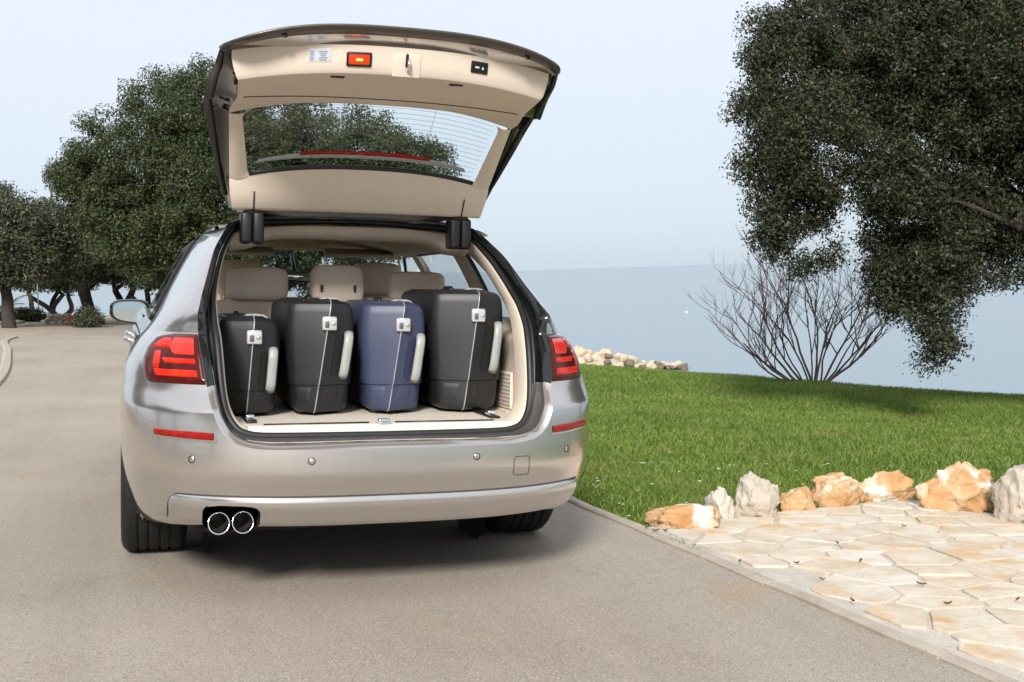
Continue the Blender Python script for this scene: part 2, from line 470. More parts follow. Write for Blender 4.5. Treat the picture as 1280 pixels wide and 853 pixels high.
kerb = empty('kerb'); tag(kerb, kind='structure')
def kerb_piece(y0, y1, i):
    ys = np.linspace(y0 + 0.004, y1 - 0.004, 5)
    hgt = 0.020 + 0.003*math.sin(i*2.7)
    rows = []
    for y in ys:
        x0 = float(xk(y)) + 0.006*math.sin(y*7 + i); wdt = 0.056 + 0.005*math.sin(y*3.3)
        zz = float(zg(x0, y))
        rows.append(np.array([(x0, y, zz - 0.06), (x0, y, zz + hgt - 0.008), (x0 + 0.008, y, zz + hgt), (x0 + wdt - 0.008, y, zz + hgt), (x0 + wdt, y, zz + hgt - 0.008), (x0 + wdt, y, zz - 0.06)]))
    o = loft('kerb_stone', rows, M_CONCRETE, kerb, smooth=False, caps=True, flip=True)
    return o
yy = -6.0
i = 0
while yy < 16:
    st = 0.9 + 0.2*random.random()
    kerb_piece(yy, yy + st, i); yy += st; i += 1

lawn_rows = []
for y in np.concatenate([np.linspace(-40, -6, 14), np.linspace(-5, 22, 110)]):
    # brow x at this y
    ob = np.argsort(BROW[:10, 1]); xb = float(np.interp(y, BROW[:10, 1][ob], BROW[:10, 0][ob]))
    x0 = float(xk(y)) + 0.045
    xs = np.concatenate([np.linspace(x0, xb, 46), xb + np.array([0.12, 0.3, 0.6, 1.0, 1.6])])
    z = zg(xs, np.full(len(xs), y)) + 0.006 + 0.02*np.sin(xs*1.3 + y*0.7)*np.clip((xs - x0)/1.5, 0, 1)
    z[46:] -= np.array([0.03, 0.12, 0.34, 0.66, 1.2])
    lawn_rows.append(np.stack([xs, np.full(len(xs), y), z], -1))
lawn = loft('lawn', lawn_rows, M_TURF)
tag(lawn, kind='structure')

PATIO = [(1.50, -6.0), (3.75, -6.0), (3.38, 0.3), (3.30, 1.22), (3.0, 1.26), (2.45, 1.14), (1.87, 1.02), (1.475, 0.90)]
def in_poly(x, y, poly):
    x = np.asarray(x); y = np.asarray(y); c = np.zeros(x.shape, bool)
    for (ax, ay), (bx, by) in zip(poly, poly[1:] + poly[:1]):
        m = ((ay > y) != (by > y)) & (x < (bx - ax)*(y - ay)/(by - ay + 1e-12) + ax)
        c ^= m
    return c
def zpat(x, y):
    return zg(x, y) + 0.022
# slab of mortar: grid clipped by bmesh triangulation
bm = bmesh.new()
def edge_x(y):
    return float(xk(y)) + 0.045
outline = [(edge_x(y), y) for y in np.linspace(-6, 0.9, 24)] + [p for p in PATIO[::-1][1:] if p[1] > -5.9 or p[0] > 3]
top = [bm.verts.new((x, y, float(zpat(x, y)))) for x, y in outline]
bot = [bm.verts.new((x, y, float(zpat(x, y)) - 0.08)) for x, y in outline]
bm.faces.new(top[::-1])
k = len(top)
for a in range(k):
    bm.faces.new((top[a], top[(a+1) % k], bot[(a+1) % k], bot[a]))
bmesh.ops.triangulate(bm, faces=[f for f in bm.faces if len(f.verts) > 4])
bmesh.ops.recalc_face_normals(bm, faces=bm.faces)
patio = bm_obj('stone_paving', bm, M_MORTAR, smooth=False)
tag(patio, kind='structure')

# crazy paving: Voronoi cells, each a flagstone of its own
def clip_poly(poly, a, b, c):
    out = []
    for i in range(len(poly)):
        p, q = poly[i], poly[(i+1) % len(poly)]
        dp, dq = a*p[0] + b*p[1] - c, a*q[0] + b*q[1] - c
        if dp <= 0: out.append(p)
        if dp*dq < 0:
            t = dp/(dp - dq); out.append((p[0] + t*(q[0]-p[0]), p[1] + t*(q[1]-p[1])))
    return out
seeds = []
rs = random.Random(11)
tries = 0
while tries < 9000:
    tries += 1
    sx, sy = rs.uniform(1.45, 3.6), rs.uniform(-3.6, 1.3)
    rr = rs.uniform(0.17, 0.33)
    if all(math.hypot((sx - a), (sy - b_)*1.25) > 0.5*(rr + r2) for a, b_, r2 in seeds):
        seeds.append((sx, sy, rr))
pat_half = []   # convex bounds
for si, (sx, sy, rr) in enumerate(seeds):
    if not in_poly(np.array([sx]), np.array([sy]), PATIO)[0] or sx < edge_x(sy) + 0.02: continue
    poly = [(sx-0.6, sy-0.6), (sx+0.6, sy-0.6), (sx+0.6, sy+0.6), (sx-0.6, sy+0.6)]
    for sj, (tx, ty, tr) in enumerate(seeds):
        if sj == si or math.hypot(tx-sx, ty-sy) > 1.2: continue
        dx, dy = tx - sx, ty - sy; L = math.hypot(dx, dy); dx /= L; dy /= L
        # power-ish bisector, jittered line angle, joint half width
        off = L*0.5 + (rr - tr)*0.22 - 0.0065 - 0.005*((si*7 + sj*7) % 3)*0.5
        an = 0.10*math.sin((si + sj)*12.9)
        ca, sa = math.cos(an), math.sin(an)
        ex, ey = dx*ca - dy*sa, dx*sa + dy*ca
        poly = clip_poly(poly, ex, ey, ex*sx + ey*sy + off)
        if len(poly) < 3: break
    # margins: kerb side, back, right
    if len(poly) >= 3: poly = clip_poly(poly, -1.0, -0.055, -(1.435 + 0.085))
    for (ax, ay), (bx, by) in (((3.75, -6.0), (3.38, 0.3)), ((3.38, 0.3), (3.30, 1.22)), ((3.30, 1.22), (2.45, 1.13)), ((2.45, 1.13), (1.475, 0.88))):
        if len(poly) < 3: break
        dx, dy = bx-ax, by-ay; L = math.hypot(dx, dy); nx, ny = dy/L, -dx/L
        poly = clip_poly(poly, nx, ny, nx*ax + ny*ay - 0.02)
    if len(poly) < 3: continue
    # chop corners a little
    pts = []
    for q in range(len(poly)):
        a_, b_, c_ = np.array(poly[q-1]), np.array(poly[q]), np.array(poly[(q+1) % len(poly)])
        la, lc = np.linalg.norm(a_-b_), np.linalg.norm(c_-b_)
        if la < 0.02 or lc < 0.02:
            pts.append(b_); continue
        k1, k2 = min(0.012, la*0.3)*rs.uniform(0.4, 1.5), min(0.012, lc*0.3)*rs.uniform(0.4, 1.5)
        pts.append(b_ + (a_-b_)/la*k1); pts.append(b_ + (c_-b_)/lc*k2)
        if lc > 0.16:   # a slightly wavering long edge
            nrm_ = np.array([-(c_-b_)[1], (c_-b_)[0]])/lc
            pts.append((b_ + c_)/2 + nrm_*rs.uniform(-0.008, 0.008)*1.0)
    pts = np.array(pts)
    if len(pts) < 3: continue
    cx, cy = pts.mean(0)
    area = 0.5*abs(np.dot(pts[:, 0], np.roll(pts[:, 1], 1)) - np.dot(pts[:, 1], np.roll(pts[:, 0], 1)))
    if area < 0.0035: continue
    hgt = rs.uniform(0.003, 0.011)
    tx_, ty_ = rs.uniform(-0.010, 0.010), rs.uniform(-0.010, 0.010)
    nn = len(pts)
    zt = lambda p: float(zpat(p[0], p[1])) + hgt + tx_*(p[0]-cx) + ty_*(p[1]-cy)
    inn = np.array([cx, cy]) + (pts - [cx, cy])*0.982
    ox, oy, oz = cx, cy, float(zpat(cx, cy))
    vv = [(p[0]-ox, p[1]-oy, zt(p)-oz) for p in inn] + [(p[0]-ox, p[1]-oy, zt(p)-0.0025-oz) for p in pts] + [(p[0]-ox, p[1]-oy, -0.02) for p in pts]
    ff = [tuple(range(nn))] + [(a, nn+a, nn+(a+1) % nn, (a+1) % nn) for a in range(nn)] + [(nn+a, 2*nn+a, 2*nn+(a+1) % nn, nn+(a+1) % nn) for a in range(nn)]
    if np.dot(pts[:, 0], np.roll(pts[:, 1], -1)) - np.dot(pts[:, 1], np.roll(pts[:, 0], -1)) < 0:
        ff = [q[::-1] for q in ff]
    else:
        ff = [ff[0]] + [q for q in ff[1:]]
    o = mesh('flagstone', vv, ff, M_FLAG, patio, smooth=False)
    o.location = (ox, oy, oz)
    bm = bmesh.new(); bm.from_mesh(o.data); bmesh.ops.recalc_face_normals(bm, faces=bm.faces)
    bm.to_mesh(o.data); bm.free()

# grass blades on the lawn
def grass():
    N = 900000
    y = -2.5 + 18*RNG.random(N)**1.0
    x = 1.4 + 9.5*RNG.random(N)
    ob = np.argsort(BROW[:10, 1]); xb = np.interp(y, BROW[:10, 1][ob], BROW[:10, 0][ob])
    d = np.hypot(x - CAM[0], y - CAM[1])
    keep = (x > xk(y) + 0.045 + 0.02*np.sin(y*9)) & (x < xb + 0.35) & ~in_poly(x, y, PATIO)
    dens = np.clip((6.5/d)**1.15, 0.0, 1.0)
    # thin strips behind the patio right edge etc. stay
    keep &= RNG.random(N) < dens
    # view wedge with a generous margin
    rx = (x - CAM[0])*C_R[0] + (y - CAM[1])*C_R[1]; rz = (x - CAM[0])*C_F[0] + (y - CAM[1])*C_F[1]
    keep &= (rx/np.maximum(rz, .1) > -0.22) & (rx/np.maximum(rz, .1) < 0.66)
    x, y, d = x[keep], y[keep], d[keep]
    n_ = len(x)
    z = zg(x, y) + 0.004 + 0.02*np.sin(x*1.3 + y*0.7)*np.clip((x - xk(y))/1.5, 0, 1)
    over = np.clip(x - np.interp(y, BROW[:10, 1][ob], BROW[:10, 0][ob]), 0, 1)
    z -= over*0.35
    patch = np.sin(x*2.1 + 1.3*np.sin(y*1.7))*np.sin(y*2.6 + np.sin(x*3.1))
    h = (0.038 + 0.018*RNG.random(n_) + 0.008*patch)*(1 + 0.02*d)
    edge = np.clip((x - xk(y) - 0.04)/0.12, 0.5, 1); h *= edge
    wd = (0.0026 + 0.0016*RNG.random(n_))*(0.7 + 0.05*d)
    a = RNG.random(n_)*2*np.pi; lean = 0.25 + 0.65*RNG.random(n_)
    la = RNG.random(n_)*2*np.pi
    dx, dy = np.cos(a)*wd, np.sin(a)*wd
    lx, ly = np.cos(la)*h*lean, np.sin(la)*h*lean
    base = np.stack([x, y, z], -1)
    P0 = base + np.stack([-dx, -dy, 0*dx], -1); P1 = base + np.stack([dx, dy, 0*dx], -1)
    mid = base + np.stack([lx*0.35, ly*0.35, h*0.6], -1)
    P2 = mid + np.stack([dx*.8, dy*.8, 0*dx], -1); P3 = mid + np.stack([-dx*.8, -dy*.8, 0*dx], -1)
    P4 = base + np.stack([lx, ly, h*0.95], -1)
    co = np.stack([P0, P1, P2, P3, P4], 1).reshape(-1, 3)
    b0 = np.arange(n_)*5
    tri = np.concatenate([np.stack([b0, b0+1, b0+2], -1), np.stack([b0, b0+2, b0+3], -1), np.stack([b0+3, b0+2, b0+4], -1)], 1).reshape(-1, 3)
    o = fast_mesh('grass', co, tri, M_GRASS, None, True, 3)
    tag(o, 'short bright green grass covering the lawn down to the shore', 'grass', kind='stuff')
    print('grass blades', n_)
grass()

# ------------------------------------------------------------------ boulders round the paving
def rock_mesh(name, size, seed, sub=4, rough=0.16, cuts=7, mat=None):
    rr = random.Random(seed)
    bm = bmesh.new()
    bmesh.ops.create_icosphere(bm, subdivisions=sub, radius=1.0)
    planes = []
    for _ in range(cuts):
        v = Vector((rr.gauss(0, 1), rr.gauss(0, 1), rr.gauss(0.2, 0.8))).normalized()
        planes.append((v, rr.uniform(0.62, 0.88)))
    off = Vector((seed*3.7, seed*1.3, seed*2.1))
    for v in bm.verts:
        p = v.co.copy()
        p *= 1 + rough*1.6*mnoise.noise(p*1.1 + off)
        for nrm_, dd in planes:
            e = p.dot(nrm_) - dd
            if e > 0: p -= nrm_*e*0.92
        p *= 1 + rough*0.75*mnoise.noise(p*3.0 + off) - rough*0.55*abs(mnoise.noise(p*6.0 + off)) + rough*0.30*mnoise.noise(p*13.0 + off)
        v.co = p
    mn = [min(v.co[k] for v in bm.verts) for k in range(3)]; mxx = [max(v.co[k] for v in bm.verts) for k in range(3)]
    for v in bm.verts:
        v.co = Vector([((v.co[k] - mn[k])/(mxx[k]-mn[k]) - (0.5 if k < 2 else 0))*size[k] for k in range(3)])
    me = bpy.data.meshes.new(name)
    bm.to_mesh(me); bm.free()
    me.materials.append(mat)
    me.polygons.foreach_set('use_smooth', np.ones(len(me.polygons), bool))
    return me

BLD = [  # x0, x1, ytop, ybase, material, seed, depth factor, label
    (811, 906, 638, 668, M_BOULDER_O, 3, 0.7, 'low flat orange boulder at the corner of the paving by the kerb'),
    (883, 921, 615, 656, M_BOULDER_W, 14, 0.9, 'narrow grey-white boulder standing between the flat orange one and a big pale one'),
    (917, 979, 600, 656, M_BOULDER_W, 8, 0.8, 'big pale pointed boulder between a narrow grey one and a small orange one'),
    (977, 1024, 616, 646, M_BOULDER_O, 21, 0.8, 'small rounded orange boulder beside the big pale pointed one'),
    (1019, 1086, 600, 639, M_BOULDER_O, 5, 0.75, 'orange and white blotched boulder touching a wide pointed orange one'),
    (1069, 1152, 596, 633, M_BOULDER_O, 34, 0.6, 'wide orange boulder with a low peak at the back corner of the paving'),
    (1156, 1262, 587, 646, M_BOULDER_O, 27, 0.65, 'largest orange boulder with white face at the far right of the paving'),
    (1257, 1330, 582, 662, M_BOULDER_W, 41, 0.9, 'tall pale boulder with an orange foot beside the largest orange one'),
]
for (x0, x1, yt, yb, mt, sd_, df, lab) in BLD:
    c = ground_at((x0 + x1)/2, yb)
    dep = float((c - CAM) @ C_F); s = dep/F_PX
    wid, hgt = (x1 - x0)*s*1.04, (yb - yt)*s*1.0
    me = rock_mesh('boulder', (wid, wid*df, (hgt + 0.03)*1.38), sd_, sub=5, rough=0.24, cuts=11, mat=mt)
    o = link_mesh('boulder', me)
    o.location = (c[0] + C_F[0]*wid*df*0.42, c[1] + C_F[1]*wid*df*0.42, float(zg(c[0], c[1])) - (hgt + 0.03)*0.38 - 0.008)
    o.rotation_euler = (0, 0, math.radians(-17))
    tag(o, lab, 'boulder', 'boulders edging the paving')

# dry leaves and blossom scattered
def flat_bits(name, pts, size, mat, zoff, seed):
    pass
for k, (px, py, sx) in enumerate([(1152, 743, 0.055), (1076, 713, 0.05), (1185, 768, 0.045), (1047, 690, 0.04), (1177, 634, 0.05), (925, 714, 0.04), (1130, 668, 0.04), (1028, 737, 0.035), (1066, 765, 0.05), (996, 716, 0.035), (1272, 763, 0.04), (820, 672, 0.05), (832, 672, 0.035), (808, 668, 0.045), (1002, 630, 0.03)]):
    c = ground_at(px, py)
    rl = random.Random(k); sx *= 0.7
    a = rl.uniform(0, 6.28)
    v = []
    for q in range(7):
        t = -1 + 2*q/6; wv = 0.34*math.sqrt(max(0, 1 - t*t)) + 0.02
        for s_ in (-1, 0, 1):
            xx, yv = t*sx*0.5, s_*wv*sx*0.5
            v.append((xx*math.cos(a) - yv*math.sin(a), xx*math.sin(a) + yv*math.cos(a), 0.004 + (abs(s_))*0.005 + 0.006*t*t))
    f = grid_faces(7, 3)
    o = mesh('dry_leaf', v, f, M_DRYLEAF)
    inp = bool(in_poly(np.array([c[0]]), np.array([c[1]]), PATIO)[0])
    o.location = (c[0], c[1], float(zg(c[0], c[1])) + (0.033 if inp else 0.027))
    tag(o, 'small curled brown dry leaf lying on the pale stone paving', 'leaf', 'dry leaves on the paving')
def petals():
    pts = [(748, 606), (754, 612), (741, 617), (809, 588), (881, 612), (894, 596), (905, 590), (870, 640), (800, 625), (812, 616), (1000, 600), (1033, 590), (1150, 585), (1180, 570), (1105, 590), (1010, 616), (960, 590), (846, 600), (838, 574), (1090, 575), (790, 655), (775, 640), (1060, 585)]
    v, f = [], []
    for px, py in pts:
        c = ground_at(px, py)
        for q in range(1 + px % 2):
            cx, cy = c[0] + random.uniform(-.05, .05), c[1] + random.uniform(-.05, .05)
            cz = float(zg(cx, cy)) + 0.04 + 0.008*random.random()
            for e in range(5):
                a = e*1.2566 + px; b0 = len(v); s_ = 0.006*(1 + (px % 5)*0.15)
                v += [(cx, cy, cz), (cx + s_*math.cos(a-.5), cy + s_*math.sin(a-.5), cz + .004), (cx + 1.5*s_*math.cos(a), cy + 1.5*s_*math.sin(a), cz + .002), (cx + s_*math.cos(a+.5), cy + s_*math.sin(a+.5), cz + .004)]
                f.append((b0, b0+1, b0+2, b0+3))
    o = mesh('daisies', v, f, M_PETAL, smooth=False)
    tag(o, 'tiny white daisies dotted through the lawn grass', 'flowers', kind='stuff')
petals()

# ------------------------------------------------------------------ rocky spit by the water
variants = [rock_mesh('shore_rock', (1.0, 0.8, 0.75), 100 + q, sub=2, rough=0.25, cuts=8, mat=M_ROCK) for q in range(6)]
variants_w = []
for q in range(3):
    me = rock_mesh('shore_rock', (1.0, 0.8, 0.6), 120 + q, sub=2, rough=0.3, cuts=6, mat=M_ROCK_WET)
    variants_w.append(me)
rk = random.Random(5)
A0, A1 = np.array([6.2, 27.2]), np.array([12.6, 23.2])
dirv = (A1 - A0)/np.linalg.norm(A1 - A0); nv = np.array([-dirv[1], dirv[0]])
Ltot = np.linalg.norm(A1 - A0)
for q in range(190):
    t = rk.random()**0.9
    taper = 1.0 if t < 0.5 else max(0.0, (1 - t)/0.5)
    off = rk.uniform(-1, 1)*(0.35 + 1.1*taper)
    hh = max(0, (1.0*taper + 0.14)*(1 - (off/(0.45 + 1.2*taper))**2))
    s = rk.uniform(0.22, 0.5)*(0.6 + 0.5*taper)
    wet = t > 0.72 and rk.random() < 0.6
    me = rk.choice(variants_w if wet else variants)
    o = link_mesh('shore_rock', me)
    p = A0 + dirv*t*Ltot + nv*off
    zz = SEA_Z + hh*rk.uniform(0.2, 0.75) - 0.45*s
    o.location = (p[0], p[1], max(zz, SEA_Z - 0.3*s))
    o.scale = (s*rk.uniform(0.8, 1.4), s*rk.uniform(0.8, 1.3), s*rk.uniform(0.7, 1.2))
    o.rotation_euler = (rk.uniform(-.4, .4), rk.uniform(-.4, .4), rk.uniform(0, 6.28))
    tag(o, 'dark wet rock at the tip of the rocky spit' if wet else 'sun-bleached cream rock heaped on the rocky spit at the water', 'rock', 'wet rocks of the spit' if wet else 'pale rocks of the spit')
core = []
for t in np.linspace(0, 0.9, 14):
    taper = 1.0 if t < 0.5 else max(0.0, (1 - t)/0.5)
    p = A0 + dirv*t*Ltot; wv = 0.5 + 1.1*taper; hv = 0.5*taper + 0.03
    core.append([(p[0] + nv[0]*o_*wv, p[1] + nv[1]*o_*wv, SEA_Z - 0.25 + (hv + 0.25)*(1 - o_*o_)) for o_ in np.linspace(-1, 1, 9)])
tag(loft('spit', core, M_ROCK), kind='structure')

# ------------------------------------------------------------------ trees
def at_px(px, py, depth):
    return CAM + pix_ray(px, py)*depth

def leaf_quads(c, size, up_bias=0.3, wr=0.5, dirs=None, hint=None):
    n_ = len(c)
    nrm_ = RNG.normal(size=(n_, 3)); nrm_[:, 2] += up_bias
    if hint is not None: nrm_ = nrm_*0.55 + hint
    nrm_ /= np.linalg.norm(nrm_, axis=1)[:, None]
    t = RNG.normal(size=(n_, 3))
    if dirs is not None: t = t*0.6 + dirs
    t -= nrm_*(t*nrm_).sum(1)[:, None]; t /= np.linalg.norm(t, axis=1)[:, None] + 1e-9
    b_ = np.cross(nrm_, t)
    s = (size*(0.65 + 0.7*RNG.random(n_)))[:, None]
    w_ = s*wr*0.5
    p0 = c - t*s*0.35 - b_*w_*0.9; p1 = c - t*s*0.15 + b_*w_*1.3; p2 = c + t*s*0.62
    return np.stack([p0, p1, p2], 1).reshape(-1, 3)

def crown_points(lobes, n_leaf, per_clump, clump_r, shell=(0.62, 1.06), gap=0.0, droop=0.0, inner=0.2, gscale=0.8):
    L = np.array([l_[:3] for l_ in lobes]); Rr = np.array([np.array(l_[3]) if np.ndim(l_[3]) else np.array([l_[3]]*3) for l_ in lobes])
    area = (Rr[:, 0]*Rr[:, 2])
    nc = n_leaf//per_clump
    pick = RNG.choice(len(L), nc, p=area/area.sum())
    dv = RNG.normal(size=(nc, 3)); dv /= np.linalg.norm(dv, axis=1)[:, None]
    rad = shell[0] + (shell[1]-shell[0])*RNG.random(nc)**0.7
    isin = RNG.random(nc) < inner
    rad = np.where(isin, 0.15 + 0.5*RNG.random(nc), rad)
    # lumpy outline
    lump = np.array([mnoise.noise(Vector(p)) for p in (L[pick]*0.9 + dv*2.3)])
    cc = L[pick] + dv*Rr[pick]*(rad*(1 + 0.22*lump))[:, None]
    if gap > 0:
        g = np.array([mnoise.noise(Vector(p)) for p in cc*gscale])
        cc = cc[g < gap]; 
    # leaves round each clump
    cl = np.repeat(cc, per_clump, 0)
    sp = np.clip(RNG.normal(size=cl.shape), -1.5, 1.5)*clump_r
    sp[:, 2] *= 0.8
    if droop: sp[:, 2] -= droop*np.abs(RNG.normal(size=len(cl)))*clump_r
    hint = sp/(np.linalg.norm(sp, axis=1)[:, None] + 1e-9)*0.9 + np.array([0, 0, 0.35])
    return cl + sp, hint

def limb(path, r0, r1, n=8, wob=0.0, seed=0):
    p = spline(path, 14)
    if wob:
        for i_ in range(1, len(p)):
            q = Vector(p[i_])*1.7 + Vector((seed, 0, 0))
            p[i_] += wob*np.array([mnoise.noise(q), mnoise.noise(q + Vector((9, 0, 0))), 0.4*mnoise.noise(q + Vector((0, 9, 0)))])
    return tube_data(p, np.linspace(r0, r1, len(p)), n)

def join_tubes(name, lst, mat, parent):
    V, Fc, b0 = [], [], 0
    for v, f in lst:
        V.append(v); Fc += [tuple(q + b0 for q in face) for face in f]; b0 += len(v)
    return mesh(name, np.vstack(V), Fc, mat, parent)

def tree(name, label, base, lobes, n_leaf, leaf, clump_r, mat, trunk_r=0.2, stems=1, per_clump=60, gap=0.35, group='trees along the far side of the road', wr=0.5, lean=0.6, inner=0.2, gscale=0.8, droop=0.0, seed=1):
    root = empty(name, (float(base[0]), float(base[1]), float(base[2])))
    tag(root, label, 'tree', group)
    rt = random.Random(seed)
    B = np.array(base, float)
    pts, cc = crown_points(lobes, n_leaf, per_clump, clump_r, gap=gap, inner=inner, gscale=gscale, droop=droop)
    co = leaf_quads(pts - B, leaf, wr=wr, hint=cc)
    q = np.arange(len(co)).reshape(-1, 3)
    fast_mesh('crown', co, q, mat, root, nv=3)
    tb = []
    order = list(range(len(lobes))); rt.shuffle(order)
    cen = np.mean([l_[:3] for l_ in lobes], 0)
    for s_ in range(stems):
        tgt = np.array(lobes[order[s_ % len(order)]][:3]) if stems > 1 else cen
        fork = B + (tgt - B)*np.array([0.45, 0.45, 0.5]) + np.array([rt.uniform(-lean, lean), rt.uniform(-lean, lean)*0.5, 0])*0.5
        sb = B + np.array([rt.uniform(-1, 1), rt.uniform(-1, 1), 0])*trunk_r*(0.9 if stems > 1 else 0)
        sb[2] = B[2] - 0.15
        rr0 = trunk_r*(1.0 if stems == 1 else 0.7)
        tb.append(limb([sb - B, sb + (fork-sb)*0.4 + np.array([rt.uniform(-lean, lean)*0.25, 0, 0]) - B, fork - B], rr0*1.15, rr0*0.75, 9, 0.12, s_))
        for li in order[s_::stems]:
            e = np.array(lobes[li][:3])
            if not group and e[2] < fork[2] + 0.9: continue
            mid = fork + (e - fork)*0.5 + np.array([rt.uniform(-.3, .3), rt.uniform(-.3, .3), rt.uniform(0, .3)])
            tb.append(limb([fork - B, mid - B, e - B], rr0*(0.6 if group else 0.28), rr0*(0.15 if group else 0.06), 7, 0.1, li))
    join_tubes('trunk', tb, M_BARK, root)
    return root

def lob(px, py, r, depth, fl=1.0):
    p = at_px(px, py, depth)
    return (*p, r*depth/F_PX*np.array([1, 1, fl]))

def base_px(px, depth):
    d = pix_ray(px, 400); p = CAM + d*depth
    return (p[0], p[1], float(zg(p[0], p[1])))

tree('oak_tree', 'huge rounded evergreen oak towering behind the parked car', base_px(290, 30),
     [lob(150, 222, 76, 30.0), lob(212, 158, 64, 30.4), lob(268, 168, 82, 29.4), lob(335, 165, 66, 30.5), lob(410, 190, 72, 29.6), lob(480, 212, 58, 30.2), lob(528, 214, 38, 30),
      lob(190, 272, 82, 29.8), lob(112, 226, 42, 30.2), lob(295, 262, 100, 29.4), lob(400, 280, 90, 30), lob(500, 262, 60, 30.3), lob(230, 300, 58, 30.5)],
     430000, 0.075, 0.17, M_OAK, trunk_r=0.34, stems=3, per_clump=190, gap=0.42, seed=2)
tree('oak_tree', 'grey-green oak with a single dark straight trunk beside the palm', base_px(11, 30),
     [lob(22, 300, 50, 30), lob(-30, 290, 62, 30), lob(66, 298, 36, 30.5), lob(-10, 318, 36, 29.5), lob(44, 324, 28, 30), lob(-75, 300, 55, 31)],
     110000, 0.082, 0.16, M_OAK_GREY, trunk_r=0.17, per_clump=100, gap=0.40, lean=0.1, seed=3)
tree('oak_tree', 'forked oak with two thick splayed trunks behind the round bush', base_px(128, 34),
     [lob(96, 288, 34, 34), lob(130, 302, 46, 34), lob(165, 316, 38, 33.5), lob(88, 316, 32, 34.5), lob(120, 328, 28, 34), lob(62, 272, 18, 35)],
     95000, 0.085, 0.16, M_OAK_GREY, trunk_r=0.26, stems=2, per_clump=90, gap=0.36, seed=4)
tree('oak_tree', 'small spreading oak whose low branches fan out over the dark hedge', base_px(74, 40),
     [lob(60, 340, 18, 40), lob(84, 345, 17, 40.4), lob(100, 338, 20, 41), lob(44, 342, 16, 40)],
     30000, 0.09, 0.2, M_OAK, trunk_r=0.13, stems=4, per_clump=60, gap=0.34, lean=1.3, seed=6)
tree('oak_tree', 'slim leaning oak between the palm and the small spreading oak', base_px(42, 38),
     [lob(34, 336, 20, 38), lob(50, 332, 18, 38.4), lob(22, 342, 14, 38.6)],
     14000, 0.10, 0.2, M_OAK, trunk_r=0.09, per_clump=60, gap=0.34, lean=0.5, seed=7)
tree('oak_tree', 'dark oak with a pair of upright trunks close beside the car mirror', base_px(156, 36),
     [lob(150, 324, 30, 36), lob(178, 320, 36, 36), lob(165, 308, 38, 36.5), lob(205, 326, 30, 35.5)],
     40000, 0.09, 0.17, M_OAK, trunk_r=0.17, stems=2, per_clump=80, gap=0.36, seed=8)
tree('oak_tree', 'dark oak with thin crooked trunks seen past the car window', base_px(190, 33),
     [lob(200, 322, 36, 33), lob(225, 320, 40, 33), lob(182, 332, 22, 33.4), lob(245, 330, 36, 33)],
     40000, 0.09, 0.17, M_OAK, trunk_r=0.13, stems=3, per_clump=80, gap=0.36, lean=1.2, seed=9)
# unseen oaks added beside and behind the camera for dark reflections in the paint
for k, (bx, by, hh) in enumerate([(-9.5, 2.0, 5.4), (-11.0, 9.5, 6.0), (-9.0, -6.5, 5.0), (-13.5, -1.5, 6.2)]):
    bz = float(zg(bx, by))
    tree('roadside_oak', ['broad oak on the sandy verge level with the car', 'tall oak on the sandy verge further up the road', 'shorter oak on the verge behind the photographer', 'tall oak set back from the sandy verge'][k], (bx, by, bz),
         [(bx, by, bz + hh*0.66, 1.9), (bx + 1.4, by + .6, bz + hh*0.58, 1.4), (bx - 1.3, by - .8, bz + hh*0.6, 1.5), (bx + .3, by - 1.7, bz + hh*0.56, 1.4), (bx - .2, by + 1.8, bz + hh*0.57, 1.4)],
         26000, 0.14, 0.24, M_OAK, trunk_r=0.22, stems=2, per_clump=70, gap=0.45, seed=40 + k, group='oaks along the verge beside the road')

# bushes, hedge, palm
def bush(name, label, base, lobes, n_leaf, leaf, mat, cat='bush', per=40, cr=0.08, group=None):
    root = empty(name, tuple(float(q) for q in base)); tag(root, label, cat, group)
    pts, cc = crown_points(lobes, n_leaf, per, cr, gap=0.6, inner=0.3)
    co = leaf_quads(pts - np.array(base), leaf, hint=cc)
    fast_mesh('foliage', co, np.arange(len(co)).reshape(-1, 3), mat, root, nv=3)
    tb = [limb([np.array([0.05*k - .1, 0, -0.1]), np.array([0.1*k - 0.2, 0.05, 0.15]), np.array(lobes[k % len(lobes)][:3]) - np.array(base)], 0.03, 0.012, 6) for k in range(4)]
    join_tubes('stem', tb, M_BARK, root)
    return root
bush('round_bush', 'round grey-green bush at the foot of the forked oak', base_px(110, 31), [lob(110, 397, 12, 31), lob(118, 399, 9, 31), lob(103, 399, 9, 31)], 9000, 0.05, M_OLIVE)
bush('low_hedge', 'dark low hedge running beside the single straight trunk', base_px(38, 35), [lob(22, 397, 9, 35), lob(34, 396, 10, 35), lob(46, 397, 9, 35), lob(58, 400, 6, 35)], 9000, 0.07, M_OAK)
bush('grey_shrub', 'small grey shrub beneath the palm fronds', base_px(4, 34), [lob(2, 398, 7, 34), lob(-10, 397, 9, 34), lob(12, 400, 5, 34)], 5000, 0.06, M_OLIVE)

